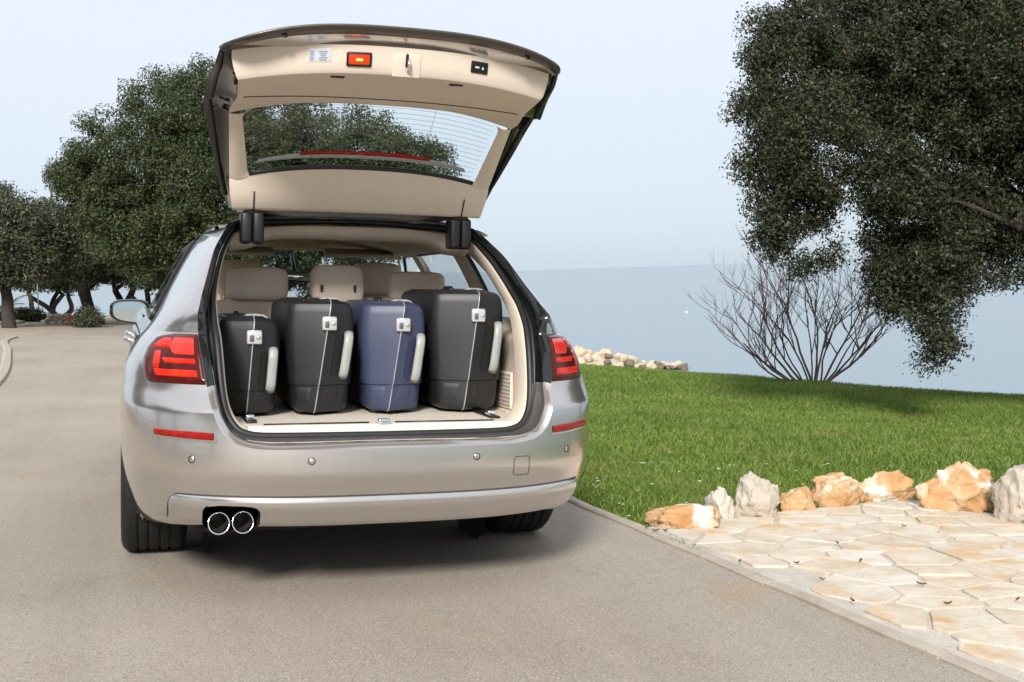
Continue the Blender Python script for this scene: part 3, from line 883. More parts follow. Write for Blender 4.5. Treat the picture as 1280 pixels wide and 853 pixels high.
palm = empty('palm', base_px(6, 37)); tag(palm, 'small yellow-green fan of palm fronds beneath the oaks', 'palm')
for k in range(16):
    a = k*0.3927 + 0.2*random.random(); ln = random.uniform(0.9, 1.3); el = random.uniform(0.35, 1.15)
    v, f = [], []
    pth = [np.array([math.cos(a)*ln*t*math.cos(el*(1 - .5*t)), math.sin(a)*ln*t*math.cos(el*(1-.5*t)), 0.25 + ln*(math.sin(el)*t - 0.45*t*t)]) for t in np.linspace(0, 1, 12)]
    tv_, tf_ = tube_data(pth, np.linspace(0.015, 0.004, 12), 5)
    v = list(map(tuple, tv_)); f = list(tf_)
    side = np.array([-math.sin(a), math.cos(a), 0])
    for j in range(2, 12):
        for s_ in (-1, 1):
            for h_ in (0, 0.5):
                b0 = len(v); p = pth[j-1]*(1-h_) + pth[j]*h_
                tip = p + side*s_*0.26 + (pth[j]-pth[j-1])*1.2 - np.array([0, 0, 0.04])
                d_ = (pth[j]-pth[j-1])*0.14
                v += [tuple(p - d_), tuple(p + d_), tuple(tip)]; f.append((b0, b0+1, b0+2))
    mesh('frond', v, f, M_PALM, palm, smooth=False)
tube('trunk', [(0, 0, -0.1), (0, 0, 0.1), (0, 0, 0.32)], [0.13, 0.15, 0.11], M_BARK, palm, 10)

# low dry-stone blocks and a terracotta pot under the trees, a thin pole
bs = base_px(78, 33)
lw = empty('stone_wall', bs); tag(lw, 'low pale dry-stone wall beneath the trees beside a terracotta pot', 'wall')
rk = random.Random(8)
for row in range(3):
    for q in range(5 - row):
        me = rock_mesh('stone', (0.24, 0.22, 0.13), 200 + row*7 + q, sub=2, rough=0.12, cuts=6, mat=M_BOULDER_W)
        o = link_mesh('stone', me, lw); o.location = (-0.45 + q*0.21 + row*0.08 + rk.uniform(-.02, .02), rk.uniform(-.04, .04), -0.03 + row*0.105)
bp_ = base_px(92, 32.5)
m_terr = simple('terracotta', (0.42, 0.16, 0.07), 0.8, var=0.2)
pot = empty('flower_pot', bp_); tag(pot, 'squat terracotta pot standing between the low stone wall and the round bush', 'pot')
prof = [(0.10, 0), (0.17, 0.20), (0.19, 0.22), (0.19, 0.27), (0.165, 0.27), (0.15, 0.2)]
loft('body', [[(r_*math.cos(a), r_*math.sin(a), z_) for a in np.linspace(0, 2*math.pi, 20, endpoint=False)] for r_, z_ in prof], m_terr, pot, close=True)
loft('soil', [[(r_*math.cos(a), r_*math.sin(a), 0.2) for a in np.linspace(0, 2*math.pi, 16, endpoint=False)] for r_ in (0.155, 0.01)], M_SOIL, pot, close=True)
bp_ = base_px(49, 36)
pole = empty('thin_pole', bp_); tag(pole, 'thin grey upright pole standing among the far oaks', 'pole')
tube('post', [(0, 0, -0.1), (0, 0, 1.0), (0, 0, 1.25)], [0.02, 0.018, 0.018], simple('galvanised', (0.4, 0.4, 0.4), 0.5, 0.7), pole, 8)
rbox('cap', (0.06, 0.06, 0.03), (0, 0, 1.26), simple('pole_cap', (0.2, 0.2, 0.2), 0.5), pole, 0.008)
# verge rocks far left
for q, (px, py, sz) in enumerate([(8, 405, 0.5), (22, 404, 0.4), (60, 404, 0.45), (34, 407, 0.3), (120, 403, 0.35)]):
    c = ground_at(px, py)
    o = link_mesh('verge_rock', rock_mesh('verge_rock', (sz, sz*0.7, sz*0.35), 300 + q, sub=3, mat=M_ROCK))
    o.location = (c[0], c[1], c[2] - 0.05)
    tag(o, 'low flat stone on the sandy verge under the oaks', 'stone', 'stones on the sandy verge')

# ------------------------------------------------------------------ holm oak hanging over the lawn on the right
D0 = 10.4
hb = at_px(1640, 500, D0 + 0.4)
hol = [lob(1000, 95, 62, D0), lob(965, 190, 42, D0 + .2), lob(1020, 175, 68, D0 - .3), lob(990, 255, 52, D0), lob(1015, 300, 34, D0 + .1), lob(965, 300, 22, D0), lob(1050, 110, 60, D0 + .4),
       lob(962, 70, 30, D0), lob(968, 35, 30, D0 + .2), lob(1010, 28, 42, D0), lob(945, 130, 24, D0), lob(1120, 70, 85, D0 + .2), lob(1210, 60, 110, D0 - .2), lob(1180, 165, 85, D0), lob(1275, 140, 80, D0), lob(1120, 225, 52, D0 - .3), lob(1150, 290, 66, D0),
       lob(1125, 345, 44, D0 + .1), lob(1165, 375, 38, D0), lob(1170, 420, 24, D0 - .1), lob(1162, 445, 12, D0), lob(1215, 275, 62, D0 + .3), lob(1265, 300, 56, D0), lob(1215, 330, 30, D0), lob(1195, 300, 44, D0), lob(1150, 330, 50, D0 + .2), lob(1225, 20, 100, D0 + .6),
       lob(1340, 120, 120, D0), lob(1430, 40, 170, D0 + .6), lob(1400, 240, 110, D0), lob(1520, 150, 160, D0 + 1.0), lob(1560, 20, 170, D0 + .5), lob(1350, -60, 150, D0 + .5), lob(1130, -40, 90, D0 + .5), lob(1040, 20, 50, D0 + .5)]
tree('holm_oak', 'dark holm oak hanging drooping branches over the lawn above the bare shrub', (hb[0], hb[1], float(zg(hb[0], hb[1]))), hol, 960000, 0.036, 0.078, M_OAK_R,
     trunk_r=0.17, stems=1, per_clump=150, gap=0.46, group=None, wr=0.45, lean=0.5, inner=0.12, gscale=1.9, droop=0.5, seed=12)

# ------------------------------------------------------------------ bare shrub at the lawn's edge
c = ground_at(1015, 479)
shrub = empty('bare_shrub', (c[0], c[1], c[2])); tag(shrub, 'leafless many-stemmed shrub standing at the lawn edge before the sea', 'shrub')
rsb = random.Random(21)
def grow(p, d, L, r, lev, out):
    n_ = 7
    pts = [np.array(p)]; dd = np.array(d, float)
    for i_ in range(n_):
        dd = dd + np.array([rsb.gauss(0, .11), rsb.gauss(0, .11), rsb.gauss(0.045, .06)]); dd /= np.linalg.norm(dd)
        pts.append(pts[-1] + dd*L/n_)
    out.append(tube_data(np.array(pts), np.linspace(r, r*0.55, n_+1), 6 if lev < 2 else 4))
    if lev < 3:
        for k_ in range(4 if lev != 1 else 3):
            i_ = rsb.randint(3, n_)
            sp_ = .42 if lev < 1 else .62
            nd = dd + np.array([rsb.gauss(0, sp_), rsb.gauss(0, sp_), rsb.uniform(0.0, .45)]); nd /= np.linalg.norm(nd)
            grow(pts[i_], nd, L*rsb.uniform(0.42, 0.72), r*0.55, lev + 1, out)
right_dir = np.array([C_R[0], C_R[1], 0]); fw_dir = np.array([C_F[0], C_F[1], 0])
for k in range(16):
    u_ = -1 + 2*k/15 + rsb.uniform(-.06, .06)
    d = right_dir*u_*1.15 - right_dir*0.22 + fw_dir*rsb.uniform(-.45, .45) + np.array([0, 0, 0.72 + 0.35*(1 - abs(u_))])
    d /= np.linalg.norm(d)
    out = []
    p0 = right_dir*u_*0.16 + fw_dir*rsb.uniform(-.1, .1) + np.array([0, 0, -0.08])
    grow(p0, d, rsb.uniform(0.9, 1.25), rsb.uniform(0.012, 0.020), 0, out)
    join_tubes('stem', out, M_TWIG, shrub)

# pale edging along the sandy verge on the far left
vk = []
for y in np.linspace(6.0, 22.5, 60):
    x = float(pchip([-60, 4, 10.2, 17.3, 21.5, 23.5], [-2.6, -2.25, -2.36, -2.90, -3.30, -3.15], y)) - 0.02
    z = float(zg(x, y))
    vk.append(np.array([(x + 0.04, y, z - 0.04), (x + 0.035, y, z + 0.035), (x - 0.05, y, z + 0.045), (x - 0.09, y, z + 0.03), (x - 0.10, y, z - 0.04)]))
ve = loft('verge_kerb', vk, M_CONCRETE, smooth=False, caps=True)
tag(ve, kind='structure')

# a small white buoy far out on the water
d = pix_ray(858, 391); tb_ = (SEA_Z - CAM[2])/d[2]; pb = CAM + d*tb_
buoy = empty('buoy', (float(pb[0]), float(pb[1]), SEA_Z)); tag(buoy, 'tiny white buoy floating on the sea beside the bare shrub', 'buoy')
loft('float', [[(r_*math.cos(a), r_*math.sin(a), z_) for a in np.linspace(0, 2*math.pi, 16, endpoint=False)] for r_, z_ in ((0.02, -0.06), (0.06, -0.03), (0.075, 0.02), (0.055, 0.065), (0.015, 0.09))], M_PETAL, buoy, close=True)
tube('mast', [(0, 0, 0.08), (0, 0, 0.16)], 0.008, M_PETAL, buoy, 8)
# ------------------------------------------------------------------ the car (built in its own frame: X right, Y forward, Z up)
R_CAR = Matrix(((0.99878832, 0.0, 0.04921271, 0), (-0.00019405, 0.99999223, 0.00393823, 0), (-0.04921233, -0.00394301, 0.99878056, 0), (0, 0, 0, 1)))
car = empty('estate_car'); car.matrix_world = R_CAR
tag(car, 'silver-beige estate car parked on the road with its tailgate raised', 'car')

def mat_paint():
    m, n, l, b = new_mat('car_paint')
    tc = n.new('ShaderNodeTexCoord').outputs['Object']
    c = ramp(n, l, nz(n, l, tc, 900, 2), [(0.3, (0.545, 0.512, 0.49)), (0.7, (0.645, 0.612, 0.59))])
    l.new(c, b.inputs['Base Color'])
    b.inputs['Metallic'].default_value = 0.9
    b.inputs['Roughness'].default_value = 0.23
    b.inputs['Coat Weight'].default_value = 1.0
    b.inputs['Coat Roughness'].default_value = 0.02
    b.inputs['Coat IOR'].default_value = 1.5
    return m
M_PAINT = mat_paint()
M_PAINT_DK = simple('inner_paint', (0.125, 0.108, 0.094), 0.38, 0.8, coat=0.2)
M_BLACK = simple('black_plastic', (0.007, 0.007, 0.008), 0.42)
M_GLOSSBLACK = simple('gloss_black', (0.006, 0.008, 0.008), 0.08, coat=0.5)
M_RUBBER = simple('rubber_seal', (0.014, 0.014, 0.015), 0.48, bump=0.1, bscale=300)
M_TYRE = simple('tyre_rubber', (0.0075, 0.0075, 0.0075), 0.75, var=0.3, scale=40, bump=0.3, bscale=120)
M_DARK = simple('underbody', (0.008, 0.008, 0.008), 0.9)
M_CHROME = simple('chrome', (0.78, 0.78, 0.80), 0.08, 1.0)
M_CHROME_IN = simple('sooty_pipe', (0.16, 0.14, 0.12), 0.45, 0.85, var=0.4, scale=30)
M_RIM = simple('alloy_rim', (0.55, 0.55, 0.56), 0.3, 0.9)
M_BEIGE = simple('beige_plastic', (0.735, 0.63, 0.53), 0.62, var=0.03, scale=6, bump=0.12, bscale=600, bdist=0.0006)
M_BEIGE_LT = simple('pale_beige_trim', (0.72, 0.63, 0.515), 0.65, var=0.03, scale=6, bump=0.12, bscale=600, bdist=0.0006)
M_CARPET = simple('cream_carpet', (0.60, 0.54, 0.45), 0.95, var=0.12, scale=60, bump=0.6, bscale=700, bdist=0.002)
M_LINER = simple('headliner_cloth', (0.58, 0.51, 0.42), 0.95, bump=0.2, bscale=500, bdist=0.0008)
M_LEATHER = simple('beige_leather', (0.74, 0.60, 0.475), 0.5, var=0.04, scale=8, bump=0.2, bscale=220, bdist=0.0008)
M_WHITEM = simple('white_plastic', (0.75, 0.75, 0.75), 0.35)

def mat_glass(name, col, mixf):
    m, n, l, b = new_mat(name)
    out = n['Material Output']
    tr = n.new('ShaderNodeBsdfTransparent'); tr.inputs['Color'].default_value = (*col, 1)
    gl = n.new('ShaderNodeBsdfGlossy'); gl.inputs['Roughness'].default_value = 0.01; gl.inputs['Color'].default_value = (1, 1, 1, 1)
    lw = n.new('ShaderNodeLayerWeight'); pw = n.new('ShaderNodeMath'); pw.operation = 'POWER'; pw.inputs[1].default_value = 5.0
    fr = n.new('ShaderNodeMath'); fr.operation = 'MULTIPLY_ADD'; fr.inputs[1].default_value = 0.9; fr.inputs[2].default_value = mixf
    l.new(lw.outputs['Facing'], pw.inputs[0]); l.new(pw.outputs[0], fr.inputs[0])
    mx = n.new('ShaderNodeMixShader')
    l.new(fr.outputs[0], mx.inputs[0]); l.new(tr.outputs[0], mx.inputs[1]); l.new(gl.outputs[0], mx.inputs[2]); l.new(mx.outputs[0], out.inputs['Surface'])
    return m
M_GLASS = mat_glass('window_glass', (0.84, 0.89, 0.88), 0.045)
M_GLASS_REAR = mat_glass('rear_window_glass', (0.88, 0.93, 0.94), 0.03)
M_MIRROR = simple('mirror_glass', (0.62, 0.70, 0.70), 0.02, 1.0)

def mat_lamp(name, c1, c2, emit=0.0):
    m, n, l, b = new_mat(name)
    tc = n.new('ShaderNodeTexCoord').outputs['Object']
    wv = n.new('ShaderNodeTexWave'); wv.wave_type = 'BANDS'; wv.bands_direction = 'Z'; wv.inputs['Scale'].default_value = 60
    l.new(tc, wv.inputs['Vector'])
    c = mixc(n, l, ramp(n, l, nz(n, l, tc, 30, 4), [(0.4, (0, 0, 0)), (0.7, (1, 1, 1))]), c1, c2)
    l.new(c, b.inputs['Base Color'])
    b.inputs['Roughness'].default_value = 0.22
    b.inputs['Coat Weight'].default_value = 0.35
    b.inputs['Coat Roughness'].default_value = 0.01
    b.inputs['Specular IOR Level'].default_value = 0.15
    bp = n.new('ShaderNodeBump'); bp.inputs['Strength'].default_value = 0.25; bp.inputs['Distance'].default_value = 0.002
    l.new(wv.outputs['Fac'], bp.inputs['Height']); l.new(bp.outputs['Normal'], b.inputs['Normal'])
    if emit:
        l.new(c, b.inputs['Emission Color']); b.inputs['Emission Strength'].default_value = emit
    return m
M_LAMP_DK = mat_lamp('dark_red_lens', (0.055, 0.002, 0.002), (0.10, 0.004, 0.002))
M_LAMP = mat_lamp('red_lens', (0.50, 0.012, 0.002), (0.66, 0.030, 0.004))
M_LAMP_LT = mat_lamp('pinkish_lens', (0.58, 0.028, 0.018), (0.66, 0.048, 0.032))
M_REFLEX = mat_lamp('reflector', (0.24, 0.006, 0.003), (0.36, 0.012, 0.006))

# --- analytic body outline per height
ZW = [0.18, 0.26, 0.33, 0.42, 0.50, 0.56, 0.64, 0.72, 0.80, 0.88, 0.93, 0.966, 1.0, 1.05, 1.15, 1.25, 1.32, 1.37, 1.41]
WW = [0.855, 0.883, 0.905, 0.929, 0.940, 0.944, 0.945, 0.943, 0.933, 0.908, 0.878, 0.848, 0.823, 0.797, 0.745, 0.690, 0.645, 0.600, 0.570]
ZY = [0.18, 0.255, 0.275, 0.31, 0.36, 0.42, 0.478, 0.486, 0.60, 0.690, 0.698, 0.706, 0.735, 0.765, 0.80, 0.88, 0.966, 1.1]
YY = [0.15, 0.03, -0.015, -0.048, -0.066, -0.085, -0.1035, -0.1045, -0.099, -0.0915, -0.0895, -0.0845, -0.061, -0.039, -0.026, 0.002, 0.035, 0.10]
ZF = [0.18, 0.30, 0.45, 0.60, 0.70, 0.76, 0.82, 0.87, 0.91, 0.94, 0.966]
YF = [4.66, 4.74, 4.79, 4.79, 4.74, 4.66, 4.50, 4.25, 3.98, 3.78, 3.62]
def wz(z): return pchip(ZW, WW, z)
def y0z(z): return pchip(ZY, YY, z)
NE, BE = 2.8, 0.80
def rear_pt(x, z):
    r = np.clip(np.abs(x)/wz(z), 0, 1)
    return y0z(z) + BE*(1 - (1 - r**NE)**(1/NE))
def surf_r(x, z, off=0.0):
    """point on the rear / rear corner skin at |x| (signed x kept), pushed out by off along the normal"""
    x = np.asarray(x, float); z = np.asarray(z, float)
    x, z = np.broadcast_arrays(x, z)
    y = rear_pt(x, z)
    e = 1e-3
    xx = np.clip(np.abs(x), 0, wz(z)*0.995)
    dyx = (rear_pt(xx + e*0.5, z) - rear_pt(xx - e*0.5, z))/e*np.sign(x + 1e-9)
    dyz = (rear_pt(x, z + e) - rear_pt(x, z - e))/(2*e)
    nrm_ = np.stack([dyx, -np.ones_like(x), dyz], -1); nrm_ /= np.linalg.norm(nrm_, axis=-1)[..., None]
    off = np.asarray(off, float)
    return np.stack([x, y, z], -1) + nrm_*(off[..., None] if off.ndim else off)

A_PTS = np.array([(0, .775, 1.440), (.20, .765, 1.436), (.42, .735, 1.420), (.50, .715, 1.405), (.535, .695, 1.378), (.565, .635, 1.335), (.593, .555, 1.285), (.632, .396, 1.172),
                  (.660, .272, 1.085), (.673, .215, 1.025), (.671, .19, .966), (.660, .14, .87), (.647, .10, .78), (.631, .022, .70), (.609, .004, .643), (.578, -.01, .602), (.52, -.028, .579), (.44, -.08, .5712), (0, -.097, .571)])
for k in range(10, 19):
    A_PTS[k, 1] = rear_pt(A_PTS[k, 0], A_PTS[k, 2])
S_PTS = np.array([(0, .862, 1.428), (.2, .855, 1.42), (.42, .83, 1.404), (.49, .80, 1.385), (.515, .77, 1.362), (.545, .70, 1.31), (.567, .635, 1.262), (.600, .487, 1.148), (.612, .38, 1.07),
                  (.611, .31, 1.01), (.604, .255, .95), (.598, .21, .867), (.592, .178, .78), (.581, .15, .705), (.560, .125, .652), (.522, .107, .615), (.45, .10, .600), (.25, .097, .597), (0, .096, .596)])
KS = 8
def dense(pts):
    p = np.asarray(pts, float); t = np.linspace(0, len(p)-1, (len(p)-1)*KS + 1)
    return np.stack([pchip(np.arange(len(p)), p[:, k], t) for k in range(3)], -1)
A_D, S_D = dense(A_PTS), dense(S_PTS)
for k in range(10*KS, 18*KS + 1):
    A_D[k, 1] = rear_pt(A_D[k, 0], A_D[k, 2])
def full(loop):   # half loop (top centre -> bottom centre) to a closed loop
    l_ = loop[1:-1][::-1] * np.array([-1, 1, 1])
    return np.vstack([loop, l_])

# --- lower body grid (right half), rows of constant z
NR, NS, NF = 34, 60, 22
def xA_at(z):
    seg = A_D[10*KS:18*KS+1][::-1]
    return float(np.interp(z, seg[:, 2], seg[:, 0]))
z_low = list(np.concatenate([np.linspace(0.20, 0.30, 8)[:-1], np.linspace(0.30, 0.571, 26)[:-1]]))
z_up = [float(q) for q in A_D[10*KS:18*KS+1][::-1][:, 2]]
z_low = [z for z in z_low if z < 0.569] + [0.571]
zu = [0.5712]
for z in z_up:
    if z - zu[-1] > 1e-3: zu.append(z)
zu[-1] = 0.966
Y_SIDE = [0.86, 0.95, 1.08, 1.2, 1.32, 1.44, 1.560, 1.566, 1.7, 1.9, 2.1, 2.300, 2.306, 2.5, 2.7, 2.9, 3.1, 3.280, 3.286]
def body_row(z):
    w_, y0_, y1_ = float(wz(z)), float(y0z(z)), float(pchip(ZF, YF, z))
    th0 = 0.0 if z < 0.5711 else math.asin(min(1, (xA_at(z)/w_)**(NE/2)))
    th = np.linspace(th0, math.pi/2, NR)
    x = w_*np.sin(th)**(2/NE); y = y0_ + BE*(1 - np.clip(np.cos(th), 0, 1)**(2/NE))
    ye = y0_ + BE
    ys = np.array([ye + 0.02 if q < ye else q for q in Y_SIDE])
    ys = np.maximum.accumulate(np.linspace(ye + 0.015, 1.3, 5).tolist() + [q for q in Y_SIDE[4:]])
    bf = min(1.0, max(0.28, y1_ - 3.30)); nfe = 2.5
    y_f0 = y1_ - bf
    extra = np.linspace(3.286, max(y_f0, 3.3), 12)[1:]
    ysd = np.concatenate([ys, extra])
    thf = np.linspace(math.pi/2, 0, NF)[1:]
    xf = w_*np.sin(thf)**(2/nfe); yf = max(y_f0, 3.3) + bf*np.clip(np.cos(thf), 0, 1)**(2/nfe)*1.0
    return np.concatenate([np.stack([x, y], -1), np.stack([np.full(len(ysd), w_), ysd], -1), np.stack([xf, yf], -1)])
BV_LOW, BV_UP = [np.stack([np.c_[body_row(z), np.full(1, z).repeat(len(body_row(z)))] for z in zs_]) for zs_ in (z_low, zu)]     # rows, cols, 3

def cut_grid(V, inside, project):
    """V (r,c,3). delete faces wholly inside, pull inside vertices that still bound a face onto the rim"""
    ins = inside(V)
    r_, c_ = ins.shape
    f_del = ins[:-1, :-1] & ins[1:, :-1] & ins[:-1, 1:] & ins[1:, 1:]
    used = np.zeros_like(ins)
    kf = ~f_del
    used[:-1, :-1] |= kf; used[1:, :-1] |= kf; used[:-1, 1:] |= kf; used[1:, 1:] |= kf
    mv = ins & used
    V2 = V.copy(); V2[mv] = project(V[mv])
    return V2, f_del
AX_R, AX_F, ARCH = 1.08, 4.045, 0.365
def arch_in(V, ax): return (np.hypot(V[..., 1] - ax, V[..., 2] - 0.335) < ARCH) & (V[..., 0] > 0.6)
def arch_pr(ax):
    def f(P_):
        d = P_[:, 1:] - np.array([ax, 0.335]); d /= np.linalg.norm(d, axis=1)[:, None] + 1e-9
        Q = P_.copy(); Q[:, 1:] = np.array([ax, 0.335]) + d*ARCH; return Q
    return f
# refine columns near the arches: subdivide grid along columns for y in the side zone
def refine(V, ymax_step=0.035):
    cols = [V[:, 0]]
    for j in range(1, V.shape[1]):
        st = np.abs(V[:, j] - V[:, j-1]).max()
        k_ = max(1, int(np.ceil(st/ymax_step)))
        for q in range(1, k_+1): cols.append(V[:, j-1] + (V[:, j] - V[:, j-1])*q/k_)
    return np.stack(cols, 1)
BV_LOW, BV_UP = refine(BV_LOW), refine(BV_UP)

EXC = np.array([-0.565, 0.322])    # exhaust opening centre (x, z), left side only
def ex_in(V, sgn):
    return (sgn < 0) & ((np.abs(V[..., 0] + EXC[0])/0.099)**4 + (np.abs(V[..., 2] - EXC[1])/0.052)**4 < 1) & (V[..., 1] < 0.35)
def ex_pr(P_):
    d = np.stack([P_[:, 0] + EXC[0], P_[:, 2] - EXC[1]], -1)
    k_ = ((np.abs(d[:, 0])/0.099)**4 + (np.abs(d[:, 1])/0.052)**4)**0.25 + 1e-6
    Q = P_.copy(); x = -EXC[0] + d[:, 0]/k_; z = EXC[1] + d[:, 1]/k_
    Q[:, 0] = x; Q[:, 2] = z; Q[:, 1] = rear_pt(x, z); return Q

def region(cx, cy, cz):
    """which panel a face of the lower body belongs to"""
    if cy < 0.80 and cz < 0.775 and cy < 0.735: return 'rear_bumper'
    if cy < 1.560: return 'quarter_panel'
    if cy < 1.566: return 'seam'
    if cz < 0.27 and cy < 3.4: return 'sill'
    if cy < 2.300: return 'rear_door'
    if cy < 2.306: return 'seam'
    if cy < 3.280: return 'front_door'
    if cy < 3.286: return 'seam'
    if cz > 0.80 and cx < 0.80: return 'bonnet'
    if cy > 4.30 and cz < 0.70: return 'front_bumper'
    if cx < 0.70 and cz > 0.70: return 'bonnet'
    return 'front_wing'
car_parts = {}
for sgn, BV in ((1, BV_LOW), (-1, BV_LOW), (1, BV_UP), (-1, BV_UP)):
    V = BV.copy()
    nrow, ncol = BV.shape[:2]
    # the bumper's lower edge: nothing below it behind the rear wheels
    zc = 0.288 - 0.075*np.clip((V[..., 1] - 0.10)/0.6, 0, 1)**0.8
    lowm = (V[..., 1] < 0.74) & (V[..., 2] < zc)
    V[..., 2] = np.where(lowm, zc, V[..., 2])
    V, d1 = cut_grid(V, lambda q: arch_in(q, AX_R), arch_pr(AX_R))
    V, d2 = cut_grid(V, lambda q: arch_in(q, AX_F), arch_pr(AX_F))
    V, d3 = cut_grid(V, lambda q: ex_in(q, sgn), ex_pr)
    dele = d1 | d2 | d3 | (lowm[:-1, :-1] & lowm[1:, :-1] & lowm[:-1, 1:] & lowm[1:, 1:])
    flat = V.reshape(-1, 3)*np.array([sgn, 1, 1])
    groups = {}
    for i in range(nrow - 1):
        for j in range(ncol - 1):
            if dele[i, j]: continue
            q = (i*ncol + j, i*ncol + j + 1, (i+1)*ncol + j + 1, (i+1)*ncol + j)
            cx, cy, cz = np.abs(flat[list(q)]).mean(0)[0], flat[list(q)].mean(0)[1], flat[list(q)].mean(0)[2]
            groups.setdefault(region(cx, cy, cz), []).append(q if sgn > 0 else q[::-1])
    for g_, faces in groups.items():
        key = g_ if g_ in ('rear_bumper', 'front_bumper', 'bonnet') else (g_, sgn)
        idx = sorted({k for q in faces for k in q}); mp_ = {k: a for a, k in enumerate(idx)}
        vv, ff = flat[idx], [tuple(mp_[k] for k in q) for q in faces]
        if key in car_parts:
            v0, f0 = car_parts[key]
            car_parts[key] = (np.vstack([v0, vv]), f0 + [tuple(k + len(v0) for k in q) for q in ff])
        else:
            car_parts[key] = (vv, ff)
def weld(o, d=1e-4):
    bm = bmesh.new(); bm.from_mesh(o.data)
    bmesh.ops.remove_doubles(bm, verts=bm.verts[:], dist=d)
    bmesh.ops.recalc_face_normals(bm, faces=bm.faces[:])
    bm.to_mesh(o.data); bm.free()
    return o
PART = {}
for key, (vv, ff) in car_parts.items():
    nm = key if isinstance(key, str) else key[0]
    mt = M_BLACK if nm in ('seam', 'sill') else M_PAINT
    nm2 = {'seam': 'door_gap', 'rear_door': 'door', 'front_door': 'door'}.get(nm, nm)
    PART[key] = weld(mesh(nm2, vv, ff, mt, car), 2e-5)
    PART[key].data.polygons.foreach_set('use_smooth', np.ones(len(PART[key].data.polygons), bool))

# --- greenhouse (right half)
def rowA(z):
    seg = A_D[4*KS:10*KS+1]
    o_ = np.argsort(seg[:, 2])
    return np.array([np.interp(z, seg[o_, 2], seg[o_, 0]), np.interp(z, seg[o_, 2], seg[o_, 1])])
zg_rows = [0.966, 0.985, 1.003, 1.04, 1.08, 1.12, 1.16, 1.20, 1.24, 1.28, 1.315, 1.335, 1.35, 1.364, 1.378]
def y_aw(z): return float(np.interp(z, [0.966, 1.0, 1.378], [3.40, 3.30, 2.66]))      # A pillar line along the side
def y_wc(z): return float(np.interp(z, [0.966, 1.378], [3.72, 2.86]))                  # windscreen centre
NG0 = 18
def green_row(z):
    ax_, ay_ = rowA(z); w_ = float(wz(z))
    g_ = min(1, max(0, (z - 0.966)/0.12)); g_ = g_*g_*(3 - 2*g_)
    # bezier version
    P0, P1, P2 = np.array([ax_, ay_]), np.array([w_ - 0.035, ay_ + 0.10]), np.array([w_, ay_ + 0.62])
    t = np.linspace(0, 1, NG0)[:, None]
    bz = (1-t)**2*P0 + 2*t*(1-t)*P1 + t*t*P2
    th0 = math.asin(min(1, (ax_/w_)**(NE/2))); th = np.linspace(th0, math.pi/2, NG0)
    y_s = BE*(1 - np.clip(np.cos(th), 0, 1)**(2/NE)); y_s = y_s - y_s[0] + ay_
    se = np.stack([w_*np.sin(th)**(2/NE), y_s], -1)
    rear = (1-g_)*se + g_*bz
    ye = rear[-1, 1]
    yq = max(ye + 0.03, 1.30)
    ys = np.concatenate([np.linspace(ye, yq, 5)[1:], np.linspace(yq, 1.50, 4)[1:], np.linspace(1.50, 2.25, 8)[1:], np.linspace(2.25, 2.37, 3)[1:], np.linspace(2.37, y_aw(z) - 0.06, 6)[1:], [y_aw(z)]])
    side = np.stack([np.full(len(ys), w_) - 0.03*np.clip((ys - 2.2)/1.2, 0, 1)**2, ys], -1)
    tt = np.linspace(0, 1, 13)[1:]
    xw = side[-1, 0]*np.cos(tt*math.pi/2)**0.9; yw = y_aw(z) + (y_wc(z) - y_aw(z))*np.sin(tt*math.pi/2)**1.2
    xw[-1] = 0
    return np.concatenate([rear, side, np.stack([xw, yw], -1)])
GV = np.stack([np.c_[green_row(z), np.full(1, z).repeat(len(green_row(z)))] for z in zg_rows])
gr, gc = GV.shape[:2]
c_q0, c_q1, c_r0, c_r1, c_f0, c_f1, c_w0 = NG0-1, NG0-1+4, NG0-1+7, NG0-1+14, NG0-1+16, NG0-1+21, NG0-1+22
def g_part(i, j):
    z = 0.5*(zg_rows[i] + zg_rows[i+1])
    inz = 1.0 < z < 1.336
    if j >= c_w0 + 0: return 'windscreen' if 0.98 < z < 1.36 else 'pillar'
    if inz and c_q0 <= j < c_q1: return 'quarter_window'
    if inz and c_r0 <= j < c_r1: return 'rear_side_window'
    if inz and c_f0 <= j < c_f1: return 'front_side_window'
    if j < c_q0: return 'pillar_rear'
    if c_q0 <= j < c_w0 - 1 and inz: return 'pillar_black' if j < c_r1 - 1 else 'pillar_black_b'
    return 'pillar'
